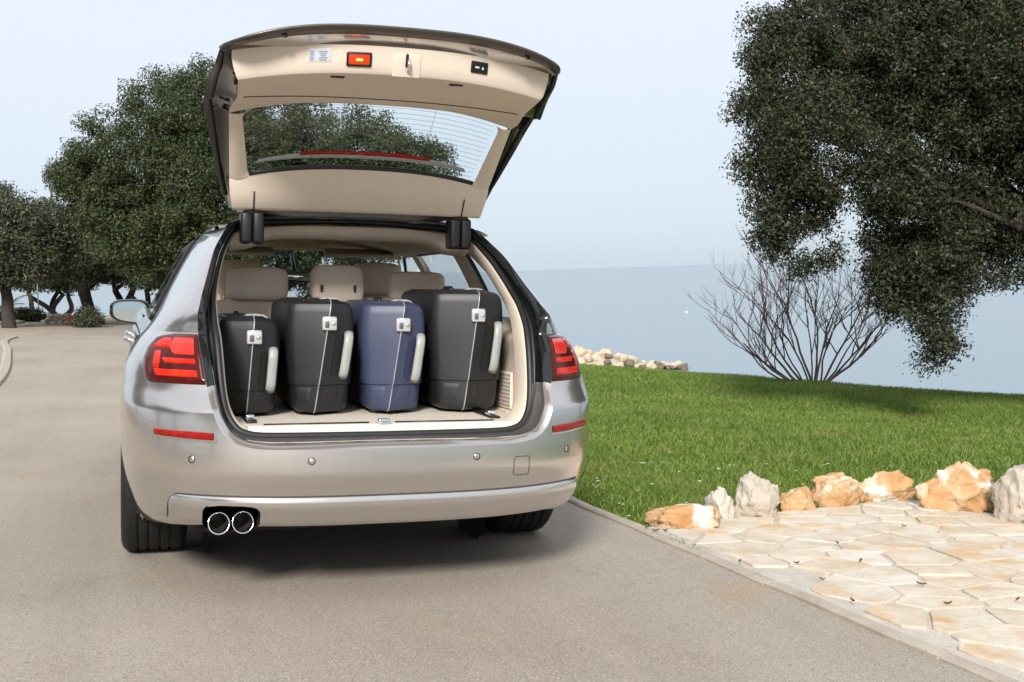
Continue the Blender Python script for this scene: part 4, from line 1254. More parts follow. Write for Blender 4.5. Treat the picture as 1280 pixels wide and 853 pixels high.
for sgn in (1, -1):
    flat = GV.reshape(-1, 3)*np.array([sgn, 1, 1])
    inner = flat*np.array([0.955, 1, 1]) - np.array([0, 0, 0.0])
    gg, gi = {}, []
    for i in range(gr-1):
        for j in range(gc-1):
            q = (i*gc+j, i*gc+j+1, (i+1)*gc+j+1, (i+1)*gc+j)
            q = q if sgn > 0 else q[::-1]
            p_ = g_part(i, j)
            gg.setdefault(p_, []).append(q)
            if not p_.endswith('window') and p_ != 'windscreen' and j >= 6: gi.append(q[::-1])
    for nm, faces in gg.items():
        nm2 = {'quarter_window': 'side_window', 'rear_side_window': 'side_window', 'front_side_window': 'side_window', 'pillar_rear': 'rear_pillar', 'pillar_black': 'window_pillar', 'pillar_black_b': 'window_pillar', 'pillar': 'window_frame'}.get(nm, nm)
        mt = M_GLASS if ('window' in nm and 'pillar' not in nm) or nm == 'windscreen' else (M_GLOSSBLACK if nm.startswith('pillar_black') else M_PAINT)
        idx = sorted({k for q in faces for k in q}); mp_ = {k: a for a, k in enumerate(idx)}
        mesh(nm2, flat[idx], [tuple(mp_[k] for k in q) for q in faces], mt, car)
    idx = sorted({k for q in gi for k in q}); mp_ = {k: a for a, k in enumerate(idx)}
    mesh('pillar_trim', inner[idx], [tuple(mp_[k] for k in q) for q in gi], M_BEIGE_LT, car)
    # chrome-black strip round the side glass, standing proud of it
    pth = []
    for i in range(2, 12): pth.append(GV[i, c_q0] + [0.006, 0, 0])
    for j in range(c_q0 + 1, c_f1 + 1): pth.append(GV[11, j] + [0.006, 0, 0])
    low = [GV[2, j] + [0.006, 0, 0] for j in range(c_f1, c_q0 - 1, -1)]
    tube('window_strip', np.array(pth + low)*[sgn, 1, 1], 0.009, M_BLACK, car, 6)

# --- roof
rows = []
yr = np.concatenate([[0.0], np.linspace(0.03, 1, 20)])
for t in yr:
    row = []
    for u in np.linspace(-1, 1, 33):
        x = u*0.600*1.0
        au = abs(u)
        # rear edge follows the opening, front edge follows the windscreen header
        y_re = float(np.interp(au*0.6, [0, .2, .42, .5, .535, .6], [.775, .765, .735, .715, .70, .80]))
        y_fe = 2.86 - 0.20*au**2
        y = y_re + (y_fe - y_re)*t
        crown = 1.378 + (0.062 - 0.03*max(0, t - 0.5)*2*0.0)*(1 - au**2.6) + 0.018*math.sin(math.pi*t)*(1 - au**3)
        if t > 0.75: crown -= 0.035*((t - 0.75)/0.25)**2*(1 - au**2.6)
        row.append((x, y, crown))
    rows.append(np.array(row))
roof = loft('roof', rows, M_PAINT, car)
rin = [r_*np.array([0.95, 1, 1]) + np.array([0, 0.06, -0.035]) for r_ in rows]
loft('headliner', rin, M_LINER, car, flip=True)
# roof antenna fin
rbox('antenna_fin', (0.035, 0.13, 0.05), (0, 0.98, 1.472), M_WHITEM, roof, 0.014, rot=(math.radians(-6), 0, 0))
# roof rails
for sgn in (1, -1):
    tube('roof_rail', [(sgn*0.545, y, 1.392 + 0.022*math.sin(math.pi*min(1, max(0, (y-1.15)/1.4)))**0.4) for y in np.linspace(1.15, 2.55, 20)], 0.010, M_BLACK, roof, 8)

# --- tailgate opening: painted channel, rubber seal, beige surround
AF, SF = full(A_D), full(S_D)
def lerp_loop(a, b, t, dz=0.0, dy=0.0): 
    q = a + (b - a)*t; q = q.copy(); q[:, 2] += dz; q[:, 1] += dy; return q
nA = len(A_D)
i0 = 12*KS
low_idx = list(range(i0, nA)) + [k for k in range(nA, len(AF)) if (len(AF) - k) >= i0]
up_idx = [k for k in range(len(AF)) if (len(AF) - k) <= i0 and k >= nA] + list(range(0, i0 + 1))
def toward(L, k):
    q = L.copy(); d = np.stack([q[:, 0]*0 - q[:, 0], q[:, 2]*0 + (0.98 - q[:, 2])], -1); d /= np.linalg.norm(d, axis=1)[:, None]
    q[:, 0] += d[:, 0]*k; q[:, 2] += d[:, 1]*k; return q
lv = [AF + np.array([0, 0, 0.0]), toward(lerp_loop(AF, SF, 0.02), 0.004), toward(lerp_loop(AF, SF, 0.07), 0.012), toward(lerp_loop(AF, SF, 0.14), 0.017), toward(lerp_loop(AF, SF, 0.26), 0.018), toward(lerp_loop(AF, SF, 0.36), 0.006), lerp_loop(AF, SF, 0.42, 0, 0.01), lerp_loop(AF, SF, 0.80, 0, 0.02), SF + np.array([0, 0.012, 0])]
cen = np.array([0, 0, 1.0])
def groove(L, k):   # sink the mid of the channel a little
    return L
loft('opening_channel', [L[low_idx] for L in lv], M_PAINT, car)
o = loft('opening_channel', [L[up_idx] for L in lv], M_GLOSSBLACK, car)
o['label'] = 'black upper channel round the tailgate opening'
def toward(L, k):
    q = L.copy(); d = np.stack([q[:, 0]*0 - q[:, 0], q[:, 2]*0 + (0.98 - q[:, 2])], -1); d /= np.linalg.norm(d, axis=1)[:, None]
    q[:, 0] += d[:, 0]*k; q[:, 2] += d[:, 1]*k; return q
seal = tube('rubber_seal', SF + np.array([0, -0.004, 0]), 0.0135, M_RUBBER, car, 8, True)
tube('seal_lip', toward(SF, -0.020) + np.array([0, -0.002, 0]), 0.011, M_RUBBER, seal, 8, True)
t0 = toward(SF, 0.012); t1 = toward(SF, 0.016) + np.array([0, 0.012, 0]); t2 = toward(SF, 0.022) + np.array([0, 0.06, 0]); t3 = toward(SF, 0.010) + np.array([0, 0.16, 0])
loft('opening_trim', [SF + np.array([0, 0.006, 0]), t0, t1, t2, t3], M_BEIGE_LT, car)
# header trim band over the opening with its two scooped ends
hd = []
for (yy_, zz_) in ((0.885, 1.404), (0.90, 1.372), (0.955, 1.352), (1.06, 1.353), (1.10, 1.39)):
    row = []
    for u in np.linspace(-1, 1, 41):
        drop = 0.035*np.clip((abs(u) - 0.62)/0.2, 0, 1)**2*(zz_ < 1.39)
        row.append((u*0.515, yy_ - 0.07*abs(u)**2.5, zz_ - 0.03*abs(u)**3 - drop))
    hd.append(np.array(row))
loft('header_trim', hd, M_BEIGE_LT, car)

# --- cargo bay
def wall_rows(sg):
    T = t3[9*KS:16*KS+1]
    W0k = np.array([(.755, .56, 1.01), (.735, .56, .985), (.650, .52, .93), (.640, .50, .85), (.634, .50, .76), (.630, .50, .69), (.625, .50, .632), (.60, .50, .628)])
    W1k = W0k.copy(); W1k[:, 1] = 1.30; W1k[:, 0] = (.78, .765, .66, .63, .60, .60, .59, .56)
    tt = np.linspace(0, 7, 7*KS+1)
    ip = lambda K_: np.stack([pchip(np.arange(8), K_[:, k], tt) for k in range(3)], -1)
    W0_, W1_ = ip(W0k), ip(W1k)
    rows_ = [T, T*0.6 + W0_*0.4, W0_, W0_*0.5 + W1_*0.5, W1_]
    return [r_*np.array([sg, 1, 1]) for r_ in rows_]
for sgn in (1, -1):
    loft('cargo_side_trim', wall_rows(sgn), M_BEIGE_LT, car, flip=(sgn < 0))
rows = []
for y in np.linspace(0.14, 1.32, 14):
    xw = float(np.interp(y, [0.14, 0.24, 0.5, 1.3], [0.50, 0.60, 0.65, 0.57]))
    rows.append(np.array([(u*xw, y, 0.628 + 0.002*math.sin(u*9 + y*6)) for u in np.linspace(-1, 1, 21)]))
loft('cargo_floor', rows, M_CARPET, car, flip=False)
rows = [np.array([(u*0.50, y, z) for u in np.linspace(-1, 1, 21)]) for y, z in ((0.105, 0.604), (0.110, 0.618), (0.118, 0.630), (0.138, 0.634), (0.148, 0.628))]
loft('load_sill', rows, M_BEIGE, car)
rbox('striker', (0.045, 0.03, 0.018), (0.0, 0.128, 0.642), M_CHROME, car, 0.005)
for sx_ in (-1, 1):
    rail_ = rbox('lashing_rail', (0.040, 0.42, 0.010), (sx_*0.475, 0.46, 0.633), M_BLACK, car, 0.003)
    rbox('lashing_eye', (0.034, 0.05, 0.022), (sx_*0.475, 0.33, 0.645), M_CHROME, rail_, 0.007)
    tube('floor_strip', [(sx_*0.05, 0.165, 0.632), (sx_*0.25, 0.164, 0.632), (sx_*0.44, 0.162, 0.632)], 0.005, M_BLACK, car, 6)
# perforated panel low on the right wall
pp = empty('speaker_grille', parent=car); pp.location = (0.619, 0.61, 0.715); pp.rotation_euler = (0, 0, math.radians(3))
rbox('panel', (0.012, 0.20, 0.155), (0, 0, 0), M_BEIGE, pp, 0.004)
v, f = [], []
for a in range(9):
    for b_ in range(12):
        yy_, zz_ = -0.088 + b_*0.0152 + (0.0076 if a % 2 else 0), -0.064 + a*0.016
        k0 = len(v)
        v += [(-0.0068, yy_ + 0.0048*math.cos(q*math.pi/3), zz_ + 0.0058*math.sin(q*math.pi/3)) for q in range(6)]
        f.append(tuple(range(k0 + 5, k0 - 1, -1)))
mesh('grille_hole', v, f, simple('hole_dark', (0.10, 0.075, 0.05), 0.9), pp, smooth=False)['kind'] = 'stuff'

# --- seats
def cushion(name, size, loc, mat, parent, e=4.0, rot=0.0, n_=20):
    """superellipsoid pad"""
    v = []
    th = np.linspace(-math.pi/2, math.pi/2, n_ + 1); ph = np.linspace(0, 2*math.pi, 2*n_, endpoint=False)
    sp = lambda q: np.sign(q)*np.abs(q)**(2/e)
    rows_ = []
    for t in th:
        rows_.append(np.stack([size[0]/2*sp(np.cos(t))*sp(np.cos(ph)), size[1]/2*sp(np.cos(t))*sp(np.sin(ph)), np.full(len(ph), size[2]/2*sp(np.sin(t)))], -1))
    R_ = np.array(Matrix.Rotation(rot, 3, 'X'))
    rows_ = [r_ @ R_.T + np.array(loc) for r_ in rows_]
    return loft(name, rows_, mat, parent, close=True)
def headrest(x, y, z, w_, h_, seat, slots=False):
    hr = cushion('headrest', (w_, 0.10, h_), (x, y, z), M_LEATHER, seat, 5.0, math.radians(-8))
    for s_ in (-1, 1):
        tube('headrest_post', [(x + s_*w_*0.28, y, z - h_*0.42), (x + s_*w_*0.28, y, z - h_*0.75)], 0.006, M_CHROME, hr, 8)
        if slots:
            rbox('slot', (0.014, 0.006, 0.05), (x + s_*w_*0.31, y - 0.051, z - h_*0.13), M_BLACK, hr, 0.005)
            tube('slot_ring', [(x + s_*w_*0.31 + 0.012*math.cos(a), y - 0.052, z - h_*0.13 + 0.030*math.sin(a)) for a in np.linspace(0, 2*math.pi, 20, endpoint=False)], 0.003, M_LEATHER, hr, 6, True)
    return hr
rseat = cushion('rear_seat', (1.22, 0.20, 0.56), (0, 1.33, 0.81), M_LEATHER, car, 7.0, math.radians(-10))
rbox('seat_split', (0.012, 0.012, 0.34), (-0.20, 1.215, 0.88), M_BLACK, rseat, 0.003, rot=(math.radians(-10), 0, 0))
rbox('seat_split', (0.012, 0.012, 0.34), (0.20, 1.215, 0.88), M_BLACK, rseat, 0.003, rot=(math.radians(-10), 0, 0))
headrest(-0.355, 1.30, 1.150, 0.275, 0.155, rseat)
headrest(0.003, 1.26, 1.152, 0.245, 0.185, rseat, True)
headrest(0.395, 1.32, 1.146, 0.275, 0.150, rseat)
for sx_ in (-1, 1):
    fs = cushion('front_seat', (0.50, 0.20, 0.72), (sx_*0.37, 2.28, 0.80), M_LEATHER, car, 5.0, math.radians(-14))
    headrest(sx_*0.37, 2.16, 1.19, 0.26, 0.18, fs)
    cushion('seat_cushion', (0.52, 0.55, 0.18), (sx_*0.37, 2.62, 0.48), M_LEATHER, fs, 5.0)
im = rbox('interior_mirror', (0.235, 0.035, 0.062), (0.0, 2.72, 1.205), M_BLACK, car, 0.016)
tube('mirror_stalk', [(0.0, 2.74, 1.21), (0.0, 2.80, 1.26), (0.0, 2.90, 1.34)], 0.012, M_BLACK, im, 8)
rbox('mirror_glass', (0.205, 0.004, 0.046), (0.0, 2.7005, 1.205), M_MIRROR, im, 0.002)
rbox('dashboard', (1.42, 0.50, 0.34), (0, 3.34, 0.80), M_BLACK, car, 0.08)
tube('steering_wheel', [(-0.37 + 0.18*math.cos(a), 2.92 + 0.18*math.sin(a)*0.35, 0.86 + 0.18*math.sin(a)*0.93) for a in np.linspace(0, 2*math.pi, 32, endpoint=False)], 0.014, M_BLACK, car, 8, True)
for sx_ in (-1, 1):
    rbox('sun_visor', (0.40, 0.16, 0.02), (sx_*0.34, 2.56, 1.345), M_LINER, car, 0.008, rot=(math.radians(14), 0, 0))
    loft('door_card', [np.array([(sx_*0.80, y, z) for y in np.linspace(1.5, 3.3, 10)]) for z in (0.3, 0.6, 0.985)], M_BEIGE, car, flip=(sx_ < 0))
rbox('roof_console', (0.26, 0.20, 0.035), (0.0, 2.45, 1.375), M_LINER, car, 0.012)
rbox('cabin_floor', (1.56, 2.1, 0.02), (0, 2.4, 0.30), M_DARK, car, 0.004)

# --- underbody, wheel wells
rbox('underbody', (1.46, 3.5, 0.16), (0, 2.35, 0.285), M_DARK, car, 0.02)
rbox('rear_underbody', (1.20, 0.62, 0.10), (0, 0.46, 0.335), M_DARK, car, 0.02)
rbox('silencer', (0.62, 0.24, 0.15), (-0.38, 0.40, 0.285), M_DARK, car, 0.06)
for ax_ in (AX_R, AX_F):
    for sgn in (1, -1):
        rows = []
        for a in np.linspace(-0.10*math.pi, 1.10*math.pi, 22):
            rows.append(np.array([(sgn*x, ax_ + (ARCH + 0.008)*math.cos(a), 0.335 + (ARCH + 0.008)*math.sin(a)) for x in (0.60, 0.75, 0.90)]))
        loft('wheel_well', rows, M_DARK, car, flip=(sgn > 0))
        rows = [np.array([(sgn*0.60, ax_ + r_*math.cos(a), 0.335 + r_*math.sin(a)) for a in np.linspace(0, 2*math.pi, 24, endpoint=False)]) for r_ in (0.372, 0.05)]
        loft('well_panel', rows, M_DARK, car, close=True)

# --- wheels
def wheel(x, y):
    sg = 1 if x > 0 else -1
    R0, HW = 0.335, 0.128
    rim = empty('wheel', (x, y, R0), car)
    prof = [(-HW + 0.010, 0.235), (-HW, 0.262), (-HW - 0.004, 0.29), (-HW + 0.004, 0.315), (-HW + 0.018, 0.3285)]
    xs_ = np.linspace(-HW + 0.026, HW - 0.026, 41)
    for k, xx in enumerate(xs_):
        gr_ = any(abs(xx - c_) < 0.0055 for c_ in (-0.062, -0.022, 0.022, 0.062))
        prof.append((xx, (0.326 if gr_ else 0.3345) - 0.006*(abs(xx)/HW)**4))
    prof += [(-a, b_) for a, b_ in prof[:5][::-1]]
    na = 72
    rows_ = []
    for a_ in range(na):
        an = 2*math.pi*a_/na
        rows_.append(np.array([(px_, rr_*math.cos(an), rr_*math.sin(an)) for px_, rr_ in prof]))
    rows_.append(rows_[0])
    o = loft('tyre', rows_, M_TYRE, rim)
    # sipes: shallow cross cuts on the shoulder blocks as raised blocks
    prof2 = [(HW*0.9, 0.237), (HW*0.55, 0.225), (-HW*0.8, 0.215), (-HW*0.9, 0.237)]
    rows_ = [np.array([(sg*px_, rr_*math.cos(2*math.pi*a_/48), rr_*math.sin(2*math.pi*a_/48)) for px_, rr_ in prof2]) for a_ in range(49)]
    loft('rim', rows_, M_RIM, rim)
    bm = bmesh.new()
    for k in range(10):
        an = 2*math.pi*k/10
        vs = []
        for (rr_, w0, xo) in ((0.05, 0.024, 0.075), (0.228, 0.018, 0.105)):
            for dx_ in (0.0, -0.03):
                for s_ in (-1, 1):
                    vs.append(bm.verts.new((sg*(xo + dx_), rr_*math.cos(an) - s_*w0*math.sin(an), rr_*math.sin(an) + s_*w0*math.cos(an))))
        for q in ((0, 1, 5, 4), (2, 6, 7, 3), (0, 4, 6, 2), (1, 3, 7, 5), (0, 2, 3, 1), (4, 5, 7, 6)):
            bm.faces.new([vs[k_] for k_ in q])
    bmesh.ops.recalc_face_normals(bm, faces=bm.faces)
    bm_obj('spokes', bm, M_RIM, rim, False)
    rows_ = [np.array([(sg*px_, rr_*math.cos(a), rr_*math.sin(a)) for a in np.linspace(0, 2*math.pi, 24, endpoint=False)]) for px_, rr_ in ((0.05, 0.06), (0.09, 0.06), (0.096, 0.03), (0.096, 0.002))]
    loft('hub_cap', rows_, M_RIM, rim, close=True)
    rows_ = [np.array([(sg*px_, rr_*math.cos(a), rr_*math.sin(a)) for a in np.linspace(0, 2*math.pi, 32, endpoint=False)]) for px_, rr_ in ((0.02, 0.17), (0.03, 0.17), (0.03, 0.02))]
    loft('brake_disc', rows_, M_CHROME_IN, rim, close=True)
    return rim
for x, y in ((0.812, AX_R), (-0.812, AX_R), (0.80, AX_F), (-0.80, AX_F)): wheel(x, y)

# --- rear bumper details
rb = PART['rear_bumper']
# valance across the bottom, standing proud, its upper lip catching the sky
def valance():
    us = np.concatenate([np.linspace(-0.775, 0.80, 120)])
    zs = [(0.398, 0.001), (0.394, 0.006), (0.384, 0.012), (0.368, 0.0155), (0.352, 0.014), (0.338, 0.010), (0.318, 0.006), (0.300, 0.004), (0.291, 0.000)]
    rows_ = []
    for (z, off) in zs:
        x = us.copy()
        zc = z + 0.006*(np.abs(x)/0.8)**2*np.clip((0.345 - z)/0.05, 0, 1) 
        e_ = np.clip(np.minimum(x + 0.775, 0.80 - x)/0.025, 0, 1)
        zz_ = 0.330 + (zc - 0.330)*(0.55 + 0.45*np.sqrt(1 - (1 - e_)**2))
        rows_.append(surf_r(x, zz_, off*np.minimum(1, e_*1.6 + 0.05)))
    V_ = np.stack(rows_)
    # refine rows for a clean exhaust cutout
    RR = [V_[0]]
    for i_ in range(1, len(V_)):
        for q in (0.25, 0.5, 0.75, 1.0): RR.append(V_[i_-1] + (V_[i_] - V_[i_-1])*q)
    V_ = np.stack(RR)
    ins = lambda Q: ((np.abs(Q[..., 0] - EXC[0])/0.097)**4 + (np.abs(Q[..., 2] - EXC[1] + 0.004)/0.050)**4 < 1) | ((np.abs(Q[..., 0] - EXC[0]) < 0.094) & (Q[..., 2] < 0.315))
    def pr(P_):
        Q = P_.copy(); d0, d1 = P_[:, 0] - EXC[0], P_[:, 2] - EXC[1] + 0.004
        up = d1 > -0.01
        k_ = ((np.abs(d0)/0.097)**4 + (np.abs(d1)/0.050)**4)**0.25 + 1e-6
        Q[:, 0] = np.where(up, EXC[0] + d0/k_, EXC[0] + np.sign(d0)*0.097); Q[:, 2] = np.where(up, EXC[1] - 0.004 + d1/k_, P_[:, 2])
        return Q
    V_, dl = cut_grid(V_, ins, pr)
    f_ = [q for q, k_ in zip(grid_faces(*V_.shape[:2]), dl.ravel()) if not k_]
    return mesh('valance', V_.reshape(-1, 3), f_, M_PAINT, rb)
valance()
# seam lines round the valance
def surf_line(name, pts, r, mat, parent, off=0.001, n_=60, close=False):
    p = spline(pts, n_) if len(pts) > 2 else np.linspace(pts[0], pts[1], n_)
    return tube(name, surf_r(p[:, 0], p[:, 1], off), r, mat, parent, 5, close)
M_SEAM = simple('seam_shadow', (0.05, 0.045, 0.04), 0.7)
surf_line('valance_seam', [(-0.777, 0.30), (-0.775, 0.36), (-0.757, 0.393), (-0.70, 0.4015), (-0.3, 0.402), (0.3, 0.402), (0.73, 0.4015), (0.785, 0.393), (0.803, 0.36), (0.805, 0.30)], 0.0022, M_SEAM, rb, 0.0005, 160)
# exhaust box and tips
ex = empty('exhaust', parent=car)
rows = []
for (dy_, k_) in ((0.0, 1.0), (0.10, 0.97), (0.22, 0.9)):
    rows.append(np.array([(EXC[0] + np.sign(math.cos(a))*abs(math.cos(a))**0.5*0.098*k_, rear_pt(EXC[0], 0.33) + 0.006 + dy_, EXC[1] + np.sign(math.sin(a))*abs(math.sin(a))**0.5*0.051*k_) for a in np.linspace(0, 2*math.pi, 40, endpoint=False)]))
loft('exhaust_recess', rows + [rows[-1]*np.array([0, 1, 0]) + np.array([EXC[0], 0, EXC[1]])], M_DARK, ex, close=True)
yb = float(rear_pt(-0.565, 0.31))
for xx in (-0.607, -0.524):
    tip = []
    for (dy_, rr_) in ((0.20, 0.036), (0.02, 0.037), (0.002, 0.0385), (0.0, 0.037), (0.003, 0.0335), (0.03, 0.0325), (0.12, 0.0325)):
        tip.append(np.array([(xx + rr_*math.cos(a), yb - 0.008 + dy_ + 0.012*(math.sin(a)), 0.302 + rr_*math.sin(a)) for a in np.linspace(0, 2*math.pi, 32, endpoint=False)]))
    tp = loft('exhaust_tip', tip, M_CHROME, ex, close=True)
    inn_ = [np.array([(xx + rr_*math.cos(a), yb - 0.008 + dy_, 0.302 + rr_*math.sin(a)) for a in np.linspace(0, 2*math.pi, 24, endpoint=False)]) for dy_, rr_ in ((0.022, 0.0318), (0.10, 0.030), (0.115, 0.001))]
    loft('pipe_bore', inn_, M_CHROME_IN, tp, close=True)
# reflectors, parking sensors, tow-eye cover
for sgn in (1, -1):
    us = np.linspace(0.628, 0.822, 24)
    zs = np.linspace(-1, 1, 6)
    rows = [surf_r(sgn*us, 0.6125 + 0.006*(us - 0.628)/0.2 + zz_*(0.0125 - 0.003*np.clip((us - 0.70)/0.12, 0, 1)), 0.004*(1 - abs(zz_)**4) + 0.0015) for zz_ in zs]
    rf = loft('reflector', rows, M_REFLEX, rb, flip=(sgn > 0))
    rows2 = [surf_r(sgn*np.linspace(0.617, 0.828, 24), 0.6125 + 0.006*(us - 0.628)/0.2 - 0.0165 + 0.004*np.clip((us - 0.70)/0.12, 0, 1) + dz_, o_) for dz_, o_ in ((-0.005, 0.0005), (-0.002, 0.004), (0.002, 0.004))]
    loft('reflector_lip', rows2, M_PAINT, rb, flip=(sgn > 0))
    for xx in (0.30, 0.70):
        c = surf_r(sgn*xx, 0.53, 0.0022); c2 = surf_r(sgn*xx, 0.53, 0.0)
        nrm_ = c - c2; nrm_ /= np.linalg.norm(nrm_)
        uu = np.cross(nrm_, [0, 0, 1]); uu /= np.linalg.norm(uu); vv_ = np.cross(uu, nrm_)
        tube('parking_sensor', [c2 + 0.0005*nrm_ + 0.0125*(uu*math.cos(a) + vv_*math.sin(a)) for a in np.linspace(0, 2*math.pi, 24, endpoint=False)], 0.0016, M_SEAM, rb, 5, True)
        loft('sensor_cap', [[c2 + nrm_*h_ + rr_*(uu*math.cos(a) + vv_*math.sin(a)) for a in np.linspace(0, 2*math.pi, 20, endpoint=False)] for h_, rr_ in ((0.0002, 0.0112), (0.0009, 0.0108), (0.0009, 0.001))], M_PAINT, rb, close=True)
sq = [(0.452, 0.457), (0.452, 0.515), (0.458, 0.521), (0.512, 0.521), (0.518, 0.515), (0.518, 0.457), (0.512, 0.451), (0.458, 0.451)]
p = np.array(sq); p = np.vstack([np.linspace(p[k], p[(k+1) % 8], 6, endpoint=False) for k in range(8)])
tow = tube('tow_eye_cover', surf_r(p[:, 0], p[:, 1], 0.0005), 0.0013, M_SEAM, rb, 5, True)
# --- tail lamps
def lamp(sgn):
    zb, zt = 0.787, 0.962
    def xin(z): return float(np.interp(z, *np.array(sorted([(q[2], q[0]) for q in A_D[10*KS:18*KS+1]])).T)) + 0.002
    xout_k = ([0.787, 0.80, 0.83, 0.87, 0.91, 0.94, 0.962], [0.852, 0.866, 0.874, 0.872, 0.856, 0.828, 0.76])
    def pt(u, v_, off):   # u 0..1 inner->outer, v 0..1 bottom->top
        u = np.asarray(u, float); v_ = np.asarray(v_, float); u, v_ = np.broadcast_arrays(u, v_)
        z = zb + (zt - zb)*v_ - 0.010*u*(v_ > 0.5)*0 
        xi = np.vectorize(xin)(np.clip(z, 0.573, 0.966)); xo = np.interp(z, *xout_k)*0.985
        return surf_r(sgn*(xi + (xo - xi)*u), z, off)
    U = np.linspace(0, 1, 30)
    V = np.linspace(0, 1, 24)
    rows_ = [pt(U, v_, 0.009*np.minimum(1, np.minimum(np.minimum(v_, 1 - v_)*12, np.minimum(U*14 + 0.5, (1 - U)*14))) + 0.0005) for v_ in V]
    base = loft('tail_lamp', rows_, M_LAMP_DK, car, flip=(sgn > 0))
    base['label'] = 'left tail lamp' if sgn < 0 else 'right tail lamp'
    def patch(name, poly_rows, mat, off):
        rws = [pt(np.linspace(u0, u1, 22), np.full(22, v_), off) for (v_, u0, u1) in poly_rows]
        rws = [pt(np.linspace(poly_rows[0][1], poly_rows[0][2], 22), np.full(22, poly_rows[0][0]), 0.006)] + rws + [pt(np.linspace(poly_rows[-1][1], poly_rows[-1][2], 22), np.full(22, poly_rows[-1][0]), 0.006)]
        return loft(name, rws, mat, base, flip=(sgn > 0))
    # upper outer block, upper inner pale block, two L-shaped light bars
    patch('lamp_lens', [(0.68, 0.52, 0.86), (0.74, 0.53, 0.85), (0.82, 0.56, 0.81), (0.88, 0.57, 0.74)], M_LAMP, 0.0105)
    patch('lamp_lens', [(0.56, 0.09, 0.42), (0.60, 0.09, 0.48), (0.66, 0.085, 0.52), (0.75, 0.08, 0.545), (0.89, 0.07, 0.545)], M_LAMP_LT, 0.0115)
    # bars: horizontal runs
    patch('light_bar', [(0.385, 0.09, 0.58), (0.42, 0.09, 0.615), (0.47, 0.09, 0.64), (0.49, 0.09, 0.645)][0:], M_LAMP, 0.0105)
    patch('light_bar', [(0.13, 0.09, 0.75), (0.16, 0.09, 0.775), (0.25, 0.09, 0.79), (0.265, 0.09, 0.79)], M_LAMP, 0.0105)
    patch('light_bar', [(0.268, 0.70, 0.79), (0.38, 0.685, 0.795), (0.52, 0.68, 0.795), (0.62, 0.685, 0.79)], M_LAMP, 0.0105)
    return base
lamp(1); lamp(-1)
# --- door mirrors and handles, front lamps, grille
for sgn in (1, -1):
    dmir = None
    rows = []
    for (dy_, k_) in ((-0.035, 0.90), (-0.030, 0.98), (-0.01, 1.03), (0.04, 1.0), (0.09, 0.78), (0.12, 0.40), (0.128, 0.05)):
        rr_ = []
        for a in np.linspace(0, 2*math.pi, 36, endpoint=False):
            ca, sa = math.cos(a), math.sin(a)
            ex_ = 0.112*k_*np.sign(ca)*abs(ca)**0.62; ez_ = 0.070*k_*np.sign(sa)*abs(sa)**0.62
            ez_ *= (1 - 0.16*(ex_/0.128))
            rr_.append((sgn*(0.918 + ex_), 3.05 + dy_, 0.988 + ez_ + 0.008*(ex_/0.128)))
        rows.append(np.array(rr_))
    dmir = loft('door_mirror', rows, M_GLOSSBLACK, PART[('front_door', sgn)], close=True, flip=(sgn < 0))
    gl = [np.array([(sgn*0.918 + (q[0] - sgn*0.918)*k_, 3.05 - 0.0365, 0.988 + (q[2] - 0.988)*k_) for q in rows[0]]) for k_ in (0.93, 0.02)]
    loft('mirror_glass', gl, M_MIRROR, dmir, close=True, flip=(sgn > 0))
    rim_ = [rows[0], rows[0]*np.array([1, 1, 1]) + np.array([0, -0.006, 0]), np.array([(sgn*0.918 + (q[0] - sgn*0.918)*0.93, 3.05 - 0.037, 0.988 + (q[2] - 0.988)*0.93) for q in rows[0]])]
    loft('mirror_rim', rim_, M_BLACK, dmir, close=True, flip=(sgn < 0))
    tube('mirror_arm', [(sgn*0.79, 3.10, 0.965), (sgn*0.83, 3.09, 0.958), (sgn*0.87, 3.08, 0.965)], [0.03, 0.022, 0.026], M_BLACK, dmir, 10)
    for key, y in ((('rear_door', sgn), 1.72), (('front_door', sgn), 2.46)):
        xw = float(wz(0.875))
        h = tube('door_handle', [(sgn*(xw - 0.004), y, 0.877), (sgn*(xw + 0.018), y + 0.03, 0.880), (sgn*(xw + 0.022), y + 0.10, 0.882), (sgn*(xw + 0.018), y + 0.17, 0.880), (sgn*(xw - 0.004), y + 0.20, 0.877)], [0.012, 0.0135, 0.0145, 0.0135, 0.012], M_PAINT, PART[key], 10)
    # headlamp
    hx = np.linspace(0.46, 0.82, 16)
    rows = []
    for z in np.linspace(0.615, 0.70, 7):
        w_ = float(wz(z)); y1_ = float(pchip(ZF, YF, z)); bf = min(1.0, max(0.28, y1_ - 3.30))
        rows.append(np.array([(sgn*x, y1_ - bf + bf*(1 - (x/w_)**2.5)**(1/2.5) + 0.006, z) for x in hx]))
    loft('headlamp', rows, M_GLOSSBLACK, car, flip=(sgn < 0))
    rows = []
    for z in np.linspace(0.50, 0.70, 9):
        rows.append(np.array([(sgn*x, float(pchip(ZF, YF, z)) + 0.012, z) for x in np.linspace(0.04, 0.26, 8)]))
    gq = loft('grille', rows, M_GLOSSBLACK, car, flip=(sgn < 0))
    for x in np.linspace(0.06, 0.24, 7):
        tube('grille_slat', [(sgn*x, float(pchip(ZF, YF, z)) + 0.016, z) for z in np.linspace(0.51, 0.69, 6)], 0.004, M_CHROME, gq, 6)
